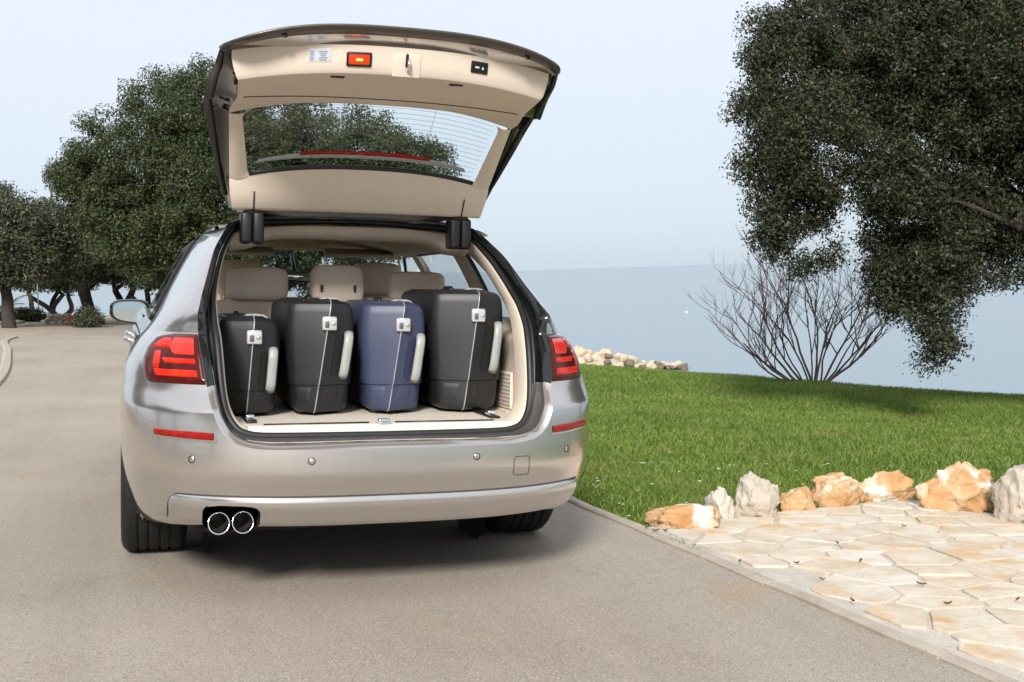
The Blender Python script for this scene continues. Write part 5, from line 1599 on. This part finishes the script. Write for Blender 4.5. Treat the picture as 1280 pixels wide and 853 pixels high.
# ------------------------------------------------------------------ raised tailgate (modelled open)
TH, YH, ZH = math.radians(75.3), 0.80, 1.36
def open_rot(p_):
    p_ = np.asarray(p_, float); q = p_.copy(); dy, dz = p_[..., 1] - YH, p_[..., 2] - ZH
    q[..., 1] = YH + dy*math.cos(TH) + dz*math.sin(TH); q[..., 2] = ZH - dy*math.sin(TH) + dz*math.cos(TH); return q
TA = open_rot(A_D*np.array([0.972, 1, 1]))
gate = empty('tailgate', parent=car)
U33 = np.linspace(-1, 1, 33)
def resample(path, n_):
    d = np.r_[0, np.cumsum(np.linalg.norm(np.diff(path, axis=0), axis=1))]
    t = np.linspace(0, d[-1], n_)
    return np.stack([np.interp(t, d, path[:, k]) for k in range(3)], -1)
def span_from_path(path):   # path centre->edge, mirrored to a full row over U33
    h = resample(path, 17)
    return np.vstack([(h*np.array([-1, 1, 1]))[::-1][:-1], h])
rows_o = []
hp = TA[0:4*KS+1]
rows_o.append(span_from_path(hp))
side_idx = list(range(4*KS + 2, 14*KS + 1, 3))
for k in side_idx:
    e = TA[k]
    f_ = (k - 4*KS)/(10.0*KS)
    nv_ = np.array([0, 0.62 - 0.85*f_, 0.76 + 0.2*f_]); bul = 0.010 + 0.034*math.sin(math.pi*min(1, f_))
    rows_o.append(np.array([(u*e[0], e[1], e[2]) + nv_*bul*(1 - abs(u)**2.2) for u in U33]))
bp_row = span_from_path(TA[14*KS:18*KS+1][::-1])
rows_o.append(bp_row)
V = np.stack(rows_o)
nr_, nc_ = V.shape[:2]
hole = np.zeros((nr_-1, nc_-1), bool)
for i in range(nr_-1):
    f_ = (i)/(nr_-2)
    for j in range(nc_-1):
        um = abs(0.5*(U33[j] + U33[j+1]))
        if 0.17 < f_ < 0.56 and um < 0.90: hole[i, j] = True
f_ok = [q for q, h_ in zip(grid_faces(nr_, nc_), hole.ravel()) if not h_]
gate_skin = mesh('outer_skin', V.reshape(-1, 3), f_ok, M_PAINT, gate)
# inner trim
TR = [  # (centre y, z), (edge x, y, z)
    ((-.132, 1.978), (.575, -.034, 1.945)), ((-.124, 1.955), (.575, -.028, 1.922)), ((-.115, 1.928), (.570, -.024, 1.895)), ((-.106, 1.896), (.560, -.018, 1.862)), ((-.097, 1.8865), (.553, -.010, 1.850)),
    ((-.080, 1.8835), (.550, 0.010, 1.843)), ((.05, 1.866), (.545, .080, 1.828)), ((.195, 1.848), (.540, .155, 1.816)), ((.215, 1.842), (.548, .20, 1.806)), ((.26, 1.836), (.560, .285, 1.795)), ((.285, 1.846), (.556, .36, 1.788))]
TRH = [((.55, 1.622), (.535, .60, 1.566)), ((.556, 1.612), (.535, .604, 1.552)), ((.60, 1.545), (.53, .63, 1.505)), ((.655, 1.460), (.520, .655, 1.455)), ((.675, 1.452), (.517, .675, 1.446))]
def trow(c_, e_, us=U33, p_=2.4):
    us = np.asarray(us, float); a = np.abs(us)**p_
    return np.stack([us*e_[0], c_[0] + (e_[1] - c_[0])*a, c_[1] + (e_[2] - c_[1])*a], -1)
M_BEIGE_GATE = M_BEIGE
tp = loft('upper_trim', [trow(*q) for q in TR], M_BEIGE_GATE, gate, flip=True)
auto_smooth(tp, 28)
# seam between the recess and the window frame
tube('trim_seam', trow(*TR[7], us=np.linspace(-0.96, 0.96, 50)) + np.array([0, -0.002, -0.001]), 0.0022, M_SEAM, tp, 5)
hdt = loft('header_trim', [trow(*q) for q in TRH], M_BEIGE_GATE, gate, flip=True)
uw0, uw1 = 0.915, 0.868
NW = 16
ck, ek = TR[-1], TRH[0]
def wrow(t):
    c_ = tuple(np.array(ck[0]) + (np.array(ek[0]) - np.array(ck[0]))*t); e_ = tuple(np.array(ck[1]) + (np.array(ek[1]) - np.array(ck[1]))*t)
    return c_, e_
def uw(t):
    b_ = uw0 + (uw1 - uw0)*t
    if t < 0.14: b_ -= 0.07*(1 - math.sqrt(max(0, 1 - (1 - t/0.14)**2)))
    if t > 0.92: b_ -= 0.03*(1 - math.sqrt(max(0, 1 - ((t - 0.92)/0.08)**2)))
    return b_
ts = np.concatenate([np.linspace(0, 0.14, 8), np.linspace(0.14, 0.92, 9)[1:], np.linspace(0.92, 1, 4)[1:]])
for sgn in (1, -1):
    rws = [trow(*wrow(t), us=sgn*np.linspace(uw(t), 1.0, 8)) + np.stack([np.zeros(8), np.zeros(8), -0.012*np.sin(np.linspace(0, 1, 8)*math.pi)], -1) for t in ts]
    loft('window_side_trim', rws, M_BEIGE_GATE, gate, flip=(sgn > 0))
# glass
gl_rows = [trow(*wrow(t), us=np.linspace(-uw(t) - 0.03, uw(t) + 0.03, 33)) + np.array([0, 0.006, 0.012]) for t in np.linspace(-0.04, 1.02, 14)]
gw = loft('rear_window', gl_rows, M_GLASS_REAR, gate)
M_WIRE = simple('heating_wire', (0.10, 0.075, 0.055), 0.6)
for k, t in enumerate(np.linspace(0.08, 0.93, 13)):
    tube('heating_wire', trow(*wrow(t), us=np.linspace(-uw(t) + 0.03, uw(t) - 0.03, 24)) + np.array([0, 0.004, 0.010]), 0.0006, M_WIRE, gw, 4)
for uu_ in (-0.42, 0.42):
    tube('heating_wire', [trow(*wrow(t), us=[uu_])[0] + np.array([0, 0.0035, 0.0095]) for t in np.linspace(0.05, 0.95, 12)], 0.0007, M_WIRE, gw, 4)
# black edge of the pane at the hinge side, brake light beyond it
tube('glass_edge', trow(*TRH[0], us=np.linspace(-0.86, 0.86, 40)) + np.array([0, 0.0, 0.004]), 0.009, M_BLACK, gate, 8)
sp = [trow(*wrow(1.0), us=np.linspace(-0.82, 0.82, 33)) + np.array([0, 0.035, 0.045]), trow(*wrow(0.90), us=np.linspace(-0.78, 0.78, 33)) + np.array([0, 0.015, 0.045 + 0.0])]
spo = loft('spoiler_lip', [sp[0], sp[1] + np.stack([np.zeros(33), np.zeros(33), -0.014*np.linspace(-1, 1, 33)**2], -1)], M_WHITEM, gate, flip=True)
bl = np.linspace(-0.50, 0.50, 25)
loft('brake_light', [trow(*wrow(0.925), us=bl) + np.array([0, 0.012, 0.036]), trow(*wrow(0.865), us=bl*0.96) + np.array([0, 0.004, 0.036])], M_LAMP, gate, flip=True)
# painted rim along the free edge, black flanks along both sides
E_side = np.array([q[1] for q in TR] + [q[1] for q in TRH], float)
TA_side = TA[4*KS:13*KS + 1][::-1]
for sgn in (1, -1):
    a_, b_ = resample(E_side, 120)*np.array([sgn, 1, 1]), resample(TA_side, 120)*np.array([sgn, 1, 1])
    mid = a_*0.5 + b_*0.5 + np.array([0, 0.0, 0.018])
    fl = loft('side_flank', [a_, a_ + np.array([sgn*0.004, 0, 0.012]), mid, b_ + np.array([-sgn*0.006, 0, -0.004]), b_], M_GLOSSBLACK, gate, flip=(sgn < 0))
    tube('flank_seal', (a_*0.25 + b_*0.75 + np.array([0, 0, 0.008]))[4:112], 0.008, M_RUBBER, fl, 6)
r0 = trow(*TR[0])
path_b = np.vstack([TA[13*KS:18*KS+1]])[::-1]
rim_o = span_from_path(path_b)
rim_rows = [r0, r0*0.90 + rim_o*0.10 + np.array([0, 0, 0.016]), r0*0.55 + rim_o*0.45 + np.array([0, 0, 0.012]), r0*0.42 + rim_o*0.58 + np.array([0, 0, -0.002]), r0*0.1 + rim_o*0.9 + np.array([0, 0, -0.004]), rim_o]
rimo = loft('gate_rim', rim_rows, M_PAINT_DK, gate, flip=True)
tube('rim_edge', rim_o, 0.006, M_PAINT_DK, rimo, 6)
for uu_ in (-0.62, 0.70):
    k = int((uu_ + 1)*16)
    c = rim_rows[4][k]*0.6 + rim_rows[2][k]*0.4
    loft('bump_stop', [[c + np.array([r_*math.cos(a), -h_*0.4, -h_ + r_*math.sin(a)*0.5]) for a in np.linspace(0, 2*math.pi, 14, endpoint=False)] for r_, h_ in ((0.011, 0.0), (0.010, 0.012), (0.002, 0.014))], M_BLACK, rimo, close=True)
# hinges
for sgn in (1, -1):
    hg = rbox('hinge', (0.046, 0.10, 0.130), (sgn*0.4605, 0.715, 1.378), M_BLACK, gate, 0.014)
    rbox('hinge_half', (0.046, 0.10, 0.130), (sgn*0.4130, 0.715, 1.378), M_BLACK, hg, 0.014)
    rbox('hinge_arm', (0.070, 0.09, 0.09), (sgn*0.437, 0.72, 1.440), M_BLACK, hg, 0.012, rot=(math.radians(20), 0, 0))
    tube('trim_slit', [trow(*q, us=[sgn*0.80])[0] + np.array([sgn*k*0.006, -0.001, -0.002]) for k, q in enumerate(TRH) if k > 1], 0.003, M_BLACK, hdt, 5)
# fittings on the lit panel: sticker, warning lamp, latch, switch, pull slots
def tri_frame(x, tt):
    """point and axes on the lit panel; tt 0 at rim .. 1 at lower edge"""
    k = tt*3.0; i = min(2, int(k)); f_ = k - i
    def P_(xx, tq):
        kk = tq*3.0; ii = min(2, max(0, int(kk))); ff_ = kk - ii
        a = trow(*TR[ii], us=[xx/TR[ii][1][0]])[0]; b_ = trow(*TR[ii+1], us=[xx/TR[ii+1][1][0]])[0]
        return a + (b_ - a)*ff_
    c = P_(x, tt); ux = P_(x + 0.02, tt) - P_(x - 0.02, tt); ux /= np.linalg.norm(ux)
    uv = P_(x, min(1, tt + 0.2)) - P_(x, max(0, tt - 0.2)); uv /= np.linalg.norm(uv)
    nn = np.cross(ux, uv); nn /= np.linalg.norm(nn)
    if nn[1] > 0: nn = -nn
    return c, ux, uv, nn
def plate(name, x, tt, w_, h_, th_, mat, parent, bev=0.003, dx=0.0, dv=0.0):
    c, ux, uv, nn = tri_frame(x, tt)
    o_ = rbox(name, (w_, h_, th_), (0, 0, 0), mat, parent, bev)
    M_ = Matrix(((ux[0], uv[0], nn[0], 0), (ux[1], uv[1], nn[1], 0), (ux[2], uv[2], nn[2], 0), (0, 0, 0, 1)))
    M_.translation = Vector(c + ux*dx + uv*dv + nn*th_*0.2)
    o_.data.transform(M_)
    return o_
M_STICK = simple('sticker_paper', (0.62, 0.66, 0.74), 0.5)
M_INK = simple('sticker_ink', (0.10, 0.12, 0.20), 0.7)
stk = plate('sticker', -0.285, 0.48, 0.078, 0.046, 0.002, M_STICK, gate, 0.0005)
plate('sticker_band', -0.285, 0.48, 0.072, 0.005, 0.0025, M_WHITEM, stk, 0.0003, 0, -0.019)
for r_ in range(5):
    for dx_, w_ in ((-0.026, 0.012 + 0.004*(r_ % 2)), (0.012, 0.030 - 0.006*(r_ % 3))):
        plate('sticker_line', -0.285, 0.48, w_, 0.0028, 0.0026, M_INK, stk, 0.0002, dx_, -0.011 + r_*0.0068)
wl_ = plate('warning_lamp', -0.150, 0.62, 0.088, 0.050, 0.012, M_BLACK, gate, 0.006)
m_wl, n, l, b = new_mat('lit_red_lamp')
tcw = n.new('ShaderNodeTexCoord')
b.inputs['Base Color'].default_value = (0.42, 0.03, 0.008, 1); b.inputs['Emission Color'].default_value = (1.0, 0.07, 0.01, 1); b.inputs['Emission Strength'].default_value = 0.22; b.inputs['Roughness'].default_value = 0.1
plate('lamp_lens', -0.150, 0.62, 0.074, 0.036, 0.018, m_wl, wl_, 0.006)
m_wl2 = simple('lamp_filament', (0.9, 0.25, 0.05), 0.3, emit=((1.0, 0.30, 0.05), 2.2))
plate('lamp_filament', -0.150, 0.62, 0.026, 0.010, 0.021, m_wl2, wl_, 0.004)
lt = plate('latch_plate', 0.018, 0.62, 0.100, 0.080, 0.005, M_BEIGE_GATE, gate, 0.004, 0, 0.012)
plate('latch_slot', 0.018, 0.55, 0.010, 0.046, 0.010, M_BLACK, lt, 0.003)
c, ux, uv, nn = tri_frame(0.022, 0.72)
tube('latch_hook', [c + nn*0.004 + uv*-0.022, c + nn*0.022 + uv*-0.014, c + nn*0.026 + uv*0.006, c + nn*0.012 + uv*0.018, c + nn*0.0 + uv*0.020], 0.005, M_CHROME, lt, 8)
sw_ = plate('switch_panel', 0.287, 0.50, 0.066, 0.042, 0.008, M_BLACK, gate, 0.005)
plate('switch_icon', 0.287, 0.50, 0.016, 0.006, 0.0095, M_WHITEM, sw_, 0.001, -0.010, 0.0)
plate('switch_icon', 0.287, 0.50, 0.007, 0.008, 0.0095, M_WHITEM, sw_, 0.001, 0.012, 0.002)
for xx in (-0.215, 0.215):
    c = trow(*TR[5], us=[xx/0.55])[0]
    rbox('pull_slot', (0.05, 0.022, 0.006), tuple(c + np.array([0, 0.02, -0.003])), M_BLACK, gate, 0.003)

# ------------------------------------------------------------------ suitcases
M_CASE_BLACK = simple('black_shell', (0.0105, 0.0105, 0.0115), 0.46, var=0.15, scale=3, bump=0.25, bscale=260, bdist=0.0012)
M_CASE_GREY = simple('charcoal_shell', (0.015, 0.0155, 0.0175), 0.46, var=0.15, scale=3, bump=0.25, bscale=260, bdist=0.0012)
M_CASE_BLUE = simple('blue_shell', (0.042, 0.052, 0.100), 0.44, var=0.12, scale=3, bump=0.25, bscale=260, bdist=0.0012)
M_ALU = simple('pale_strip', (0.38, 0.385, 0.39), 0.35, 0.4)
M_LATCH = simple('latch_silver', (0.56, 0.56, 0.57), 0.3, 0.35)
M_HANDLE = simple('grey_handle', (0.33, 0.34, 0.32), 0.40)
M_RECESS_SHADE = simple('recess_black', (0.004, 0.004, 0.004), 0.8)
def suitcase(cx, yf, ht, hw, ln, mat, label, handle_z=(0.33, 0.66), blue=False, sh=0.034, lean=0.0):
    root = empty('suitcase')
    root.matrix_world = R_CAR @ Matrix.Translation((cx, yf, 0.631)) @ Matrix.Rotation(lean, 4, 'Y')
    tag(root, label, 'suitcase', 'suitcases standing in the boot')
    rad = 0.026
    prof = [(0.010, 0.026), (0.012, 0.016), (0.020, 0.006), (0.034, 0.001), (0.050, 0.0)]
    zin = [(z, d) for z, d in prof] + [(t*ht, 0.0) for t in (0.14, 0.18)] + [(0.255*ht, 0.0), (0.262*ht, -0.0055), (0.30*ht, -0.006), (0.45*ht, -0.005), (0.60*ht, -0.006), (0.70*ht, -0.005), (0.80*ht, -0.003)] + \
          [(ht - z*1.15, d*1.2) for z, d in prof[::-1]] + [(ht - 0.004, 0.040)]
    NQ = 14
    def loop(inset, z):
        tz = z/ht
        wf = 0.81 + 0.19*min(1, tz/0.75)**0.85
        hx, hy = hw*wf - inset, ln/2 - inset
        r_ = max(0.012, rad - inset*0.3)
        pts = []
        def arc(cx_, cy_, a0, a1, n_=7): return [(cx_ + r_*math.cos(a), cy_ + r_*math.sin(a)) for a in np.linspace(a0, a1, n_)]
        # start at front centre (y = -hy), go to +x, back, -x
        fr = np.linspace(0, hx - r_, 7)[:-1]
        pts += [(x, -hy) for x in fr]
        pts += arc(hx - r_, -hy + r_, -math.pi/2, 0)
        pts += [(hx, y) for y in np.linspace(-hy + r_, hy - r_, 8)[1:-1]]
        pts += arc(hx - r_, hy - r_, 0, math.pi/2)
        pts += [(x, hy) for x in np.linspace(hx - r_, 0, 7)[1:]]
        half = np.array(pts)
        oth = half[1:-1][::-1]*np.array([-1, 1])
        full_ = np.vstack([half, oth])
        # the two shells meet in a blunt prow at the seam
        frn = np.clip((0.10 - (full_[:, 1] + hy))/0.10, 0, 1)
        full_[:, 1] -= frn*0.062*(1 - np.minimum(1, np.abs(full_[:, 0])/hx)**1.05)
        # the deeper right-hand shell is rounded off high up
        rz, rx = 0.070, 0.042
        kk_ = np.clip((z - (ht - rz))/rz, 0, 1); dr_ = rx*(1 - math.sqrt(max(0, 1 - kk_*kk_)))
        full_[:, 0] -= dr_*np.clip(full_[:, 0]/hx, 0, 1)
        full_[:, 0] *= 1.0
        shx = sh*(tz - 0.5)*2
        full_[:, 0] += shx*(1 - np.minimum(1, np.abs(full_[:, 0])/hx))
        return np.c_[full_[:, 0], full_[:, 1] + ln/2, np.full(len(full_), z)], len(half)
    L = [loop(d, z) for z, d in zin]
    nh = L[0][1]; rows_ = [q[0] for q in L]; N = len(rows_[0])
    idxR = list(range(0, nh)); idxL = [0] + list(range(N - 1, nh - 2, -1))
    for nm_idx, fl_ in ((idxR, False), (idxL, True)):
        rr_ = [r_[nm_idx] for r_ in rows_]
        # close top and bottom towards the centre line
        def close_row(r_):
            q = r_.copy(); q[:, 0] = r_[0, 0] + (r_[:, 0] - r_[0, 0])*0.0; return q
        allr = [close_row(rr_[0])] + rr_ + [close_row(rr_[-1]) + np.array([0, 0, 0.001])]
        auto_smooth(loft('shell', allr, mat, root, flip=fl_), 24)
    # seam strip: front, over the top, down the back
    path = [r_[0] + np.array([0, -0.002, 0]) for r_ in rows_] + [np.array([rows_[-1][0][0], y, ht - 0.001]) for y in np.linspace(0.08, ln - 0.08, 6)] + [r_[nh-1] + np.array([0, 0.002, 0]) for r_ in rows_[::-1]]
    tube('seam_strip', path, 0.0029, M_ALU, root, 6)
    def front_pt(xr, z):   # xr offset from the seam, on the front face
        d = [k for k, (zz_, _) in enumerate(zin) if zz_ <= z][-1]
        a, b_ = rows_[d], rows_[min(d+1, len(rows_)-1)]
        za, zb_ = zin[d][0], zin[min(d+1, len(zin)-1)][0]
        f_ = 0 if zb_ == za else (z - za)/(zb_ - za)
        r_ = a + (b_ - a)*f_
        fr = np.vstack([r_[idxL[1:13]][::-1], r_[idxR[:13]]])
        x = r_[0, 0] + xr
        y = np.interp(x, fr[:, 0], fr[:, 1])
        return np.array([x, y, z])
    # latch with its lock
    c = front_pt(0.0, ht*0.785)
    lb = rbox('latch', (0.058, 0.020, 0.052), tuple(c + np.array([0.004, -0.004, 0])), M_LATCH, root, 0.006)
    rbox('latch_lever', (0.017, 0.008, 0.026), tuple(c + np.array([-0.006, -0.0125, -0.003])), simple('lever_grey', (0.16, 0.16, 0.17), 0.35, 0.6), lb, 0.003)
    loft('lock', [[c + np.array([0.020 + r_*math.cos(a), -0.0145 - h_, r_*math.sin(a)]) for a in np.linspace(0, 2*math.pi, 16, endpoint=False)] for h_, r_ in ((0.0, 0.0085), (0.002, 0.0075), (0.002, 0.001))], M_ALU, lb, close=True)
    tube('latch_hinge', [c + np.array([-0.022, -0.008, 0.024]), c + np.array([0.030, -0.008, 0.024])], 0.005, M_LATCH, lb, 8)
    # side handle over a flush sheet, recess shade put into its dark colour
    z0, z1 = handle_z[0]*ht, handle_z[1]*ht
    xh = hw*0.80
    rec = [front_pt(0, 0.5*ht)]
    pth = [front_pt(xh*0.62 - sh*0.1, z) for z in np.linspace(z0, z1, 8)]
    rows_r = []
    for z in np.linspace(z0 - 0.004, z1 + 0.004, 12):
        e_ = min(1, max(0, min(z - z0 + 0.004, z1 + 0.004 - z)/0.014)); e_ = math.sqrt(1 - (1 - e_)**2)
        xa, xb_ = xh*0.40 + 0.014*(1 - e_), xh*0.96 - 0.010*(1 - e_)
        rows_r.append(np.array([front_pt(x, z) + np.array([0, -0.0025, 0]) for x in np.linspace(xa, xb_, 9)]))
    loft('handle_recess', rows_r, M_RECESS_SHADE if not blue else simple('blue_recess', (0.022, 0.028, 0.065), 0.7), root)
    hz = np.linspace(z0 - 0.006, z1 + 0.010, 14)
    hpth = []
    for z in hz:
        t = (z - hz[0])/(hz[-1] - hz[0]); bow = 0.020*(1 - (2*t - 1)**6)
        hpth.append(front_pt(xh*0.86, z) + np.array([0.004, -0.003 - bow, 0]))
    tv_, tf_ = tube_data(np.array(hpth), 0.0150, 12)
    ctr_ = np.repeat(np.array(hpth), 12, 0); tv_[:, 0] = ctr_[:, 0] + (tv_[:, 0] - ctr_[:, 0])*1.25; tv_[:, 1] = ctr_[:, 1] + (tv_[:, 1] - ctr_[:, 1])*0.7
    hn = mesh('side_handle', tv_, tf_, M_HANDLE, root)
    loft('handle_grip', [np.array([p_ + np.array([dx_, -0.0132 + abs(dx_)*0.3, 0]) for dx_ in (-0.004, 0, 0.004)]) for p_ in hpth[5:9]], simple('grip_grey', (0.33, 0.34, 0.33), 0.5), hn)
    # top handle
    xt = rows_[-2][0][0]
    tp_ = [np.array([xt - 0.03, 0.085, ht - 0.014]), np.array([xt - 0.015, 0.087, ht - 0.006]), np.array([xt + 0.02, 0.09, ht - 0.004]), np.array([xt + 0.050, 0.092, ht - 0.008]), np.array([xt + 0.065, 0.094, ht - 0.02])]
    tube('top_handle', spline(tp_, 16), 0.0085, M_HANDLE, root, 10)
    tube('top_grip', [np.array([xt - 0.05, 0.22, ht - 0.01]), np.array([xt - 0.045, 0.24, ht + 0.002]), np.array([xt - 0.04, 0.36, ht + 0.002]), np.array([xt - 0.035, 0.38, ht - 0.01])], 0.010, M_CASE_BLACK, root, 8)
    # feet / wheels
    for sx_ in (-1, 1):
        for yy_ in (0.05, ln - 0.06):
            cushion('foot', (0.040, 0.045, 0.024), (sx_*hw*0.48, yy_, 0.010), M_CASE_BLACK if not blue else M_CASE_BLUE, root, 3.0, 0, 8)
    # raised pads in the lower band, either side of the seam, and the moulded step above them
    for s_ in (-1, 1):
        za, zb_ = 0.055, 0.235*ht
        rws = []
        for z in np.linspace(za, zb_, 7):
            e_ = 0.0 if z in (za, zb_) else 0.0035
            xs_ = np.linspace(hw*0.20, hw*0.66, 8)
            rws.append(np.array([front_pt(s_*x, z) + np.array([0, -(e_ if 0 < k_ < 7 else 0) - 0.0004, 0]) for k_, x in enumerate(xs_)]))
        loft('shell_pad', rws, mat, root, flip=(s_ < 0))
    return root
suitcase(-0.462, 0.51, 0.395, 0.118, 0.58, M_CASE_BLACK, 'smallest black hard suitcase, standing against the left side of the boot', (0.27, 0.64), sh=0.016)
suitcase(-0.180, 0.52, 0.465, 0.132, 0.62, M_CASE_BLACK, 'black hard suitcase standing between the smallest case and the blue one', (0.34, 0.68))
suitcase(0.120, 0.53, 0.460, 0.130, 0.62, M_CASE_BLUE, 'blue hard suitcase with grey handle standing among the black ones', (0.30, 0.67), blue=True)
suitcase(0.435, 0.53, 0.512, 0.152, 0.64, M_CASE_GREY, 'largest charcoal hard suitcase beside the blue one at the perforated panel', (0.34, 0.70))

# keep the hierarchy to thing > part > sub-part (reparent anything deeper)
for o in list(bpy.data.objects):
    ch = [o]
    while ch[-1].parent: ch.append(ch[-1].parent)
    if len(ch) > 3: o.parent = ch[-2]
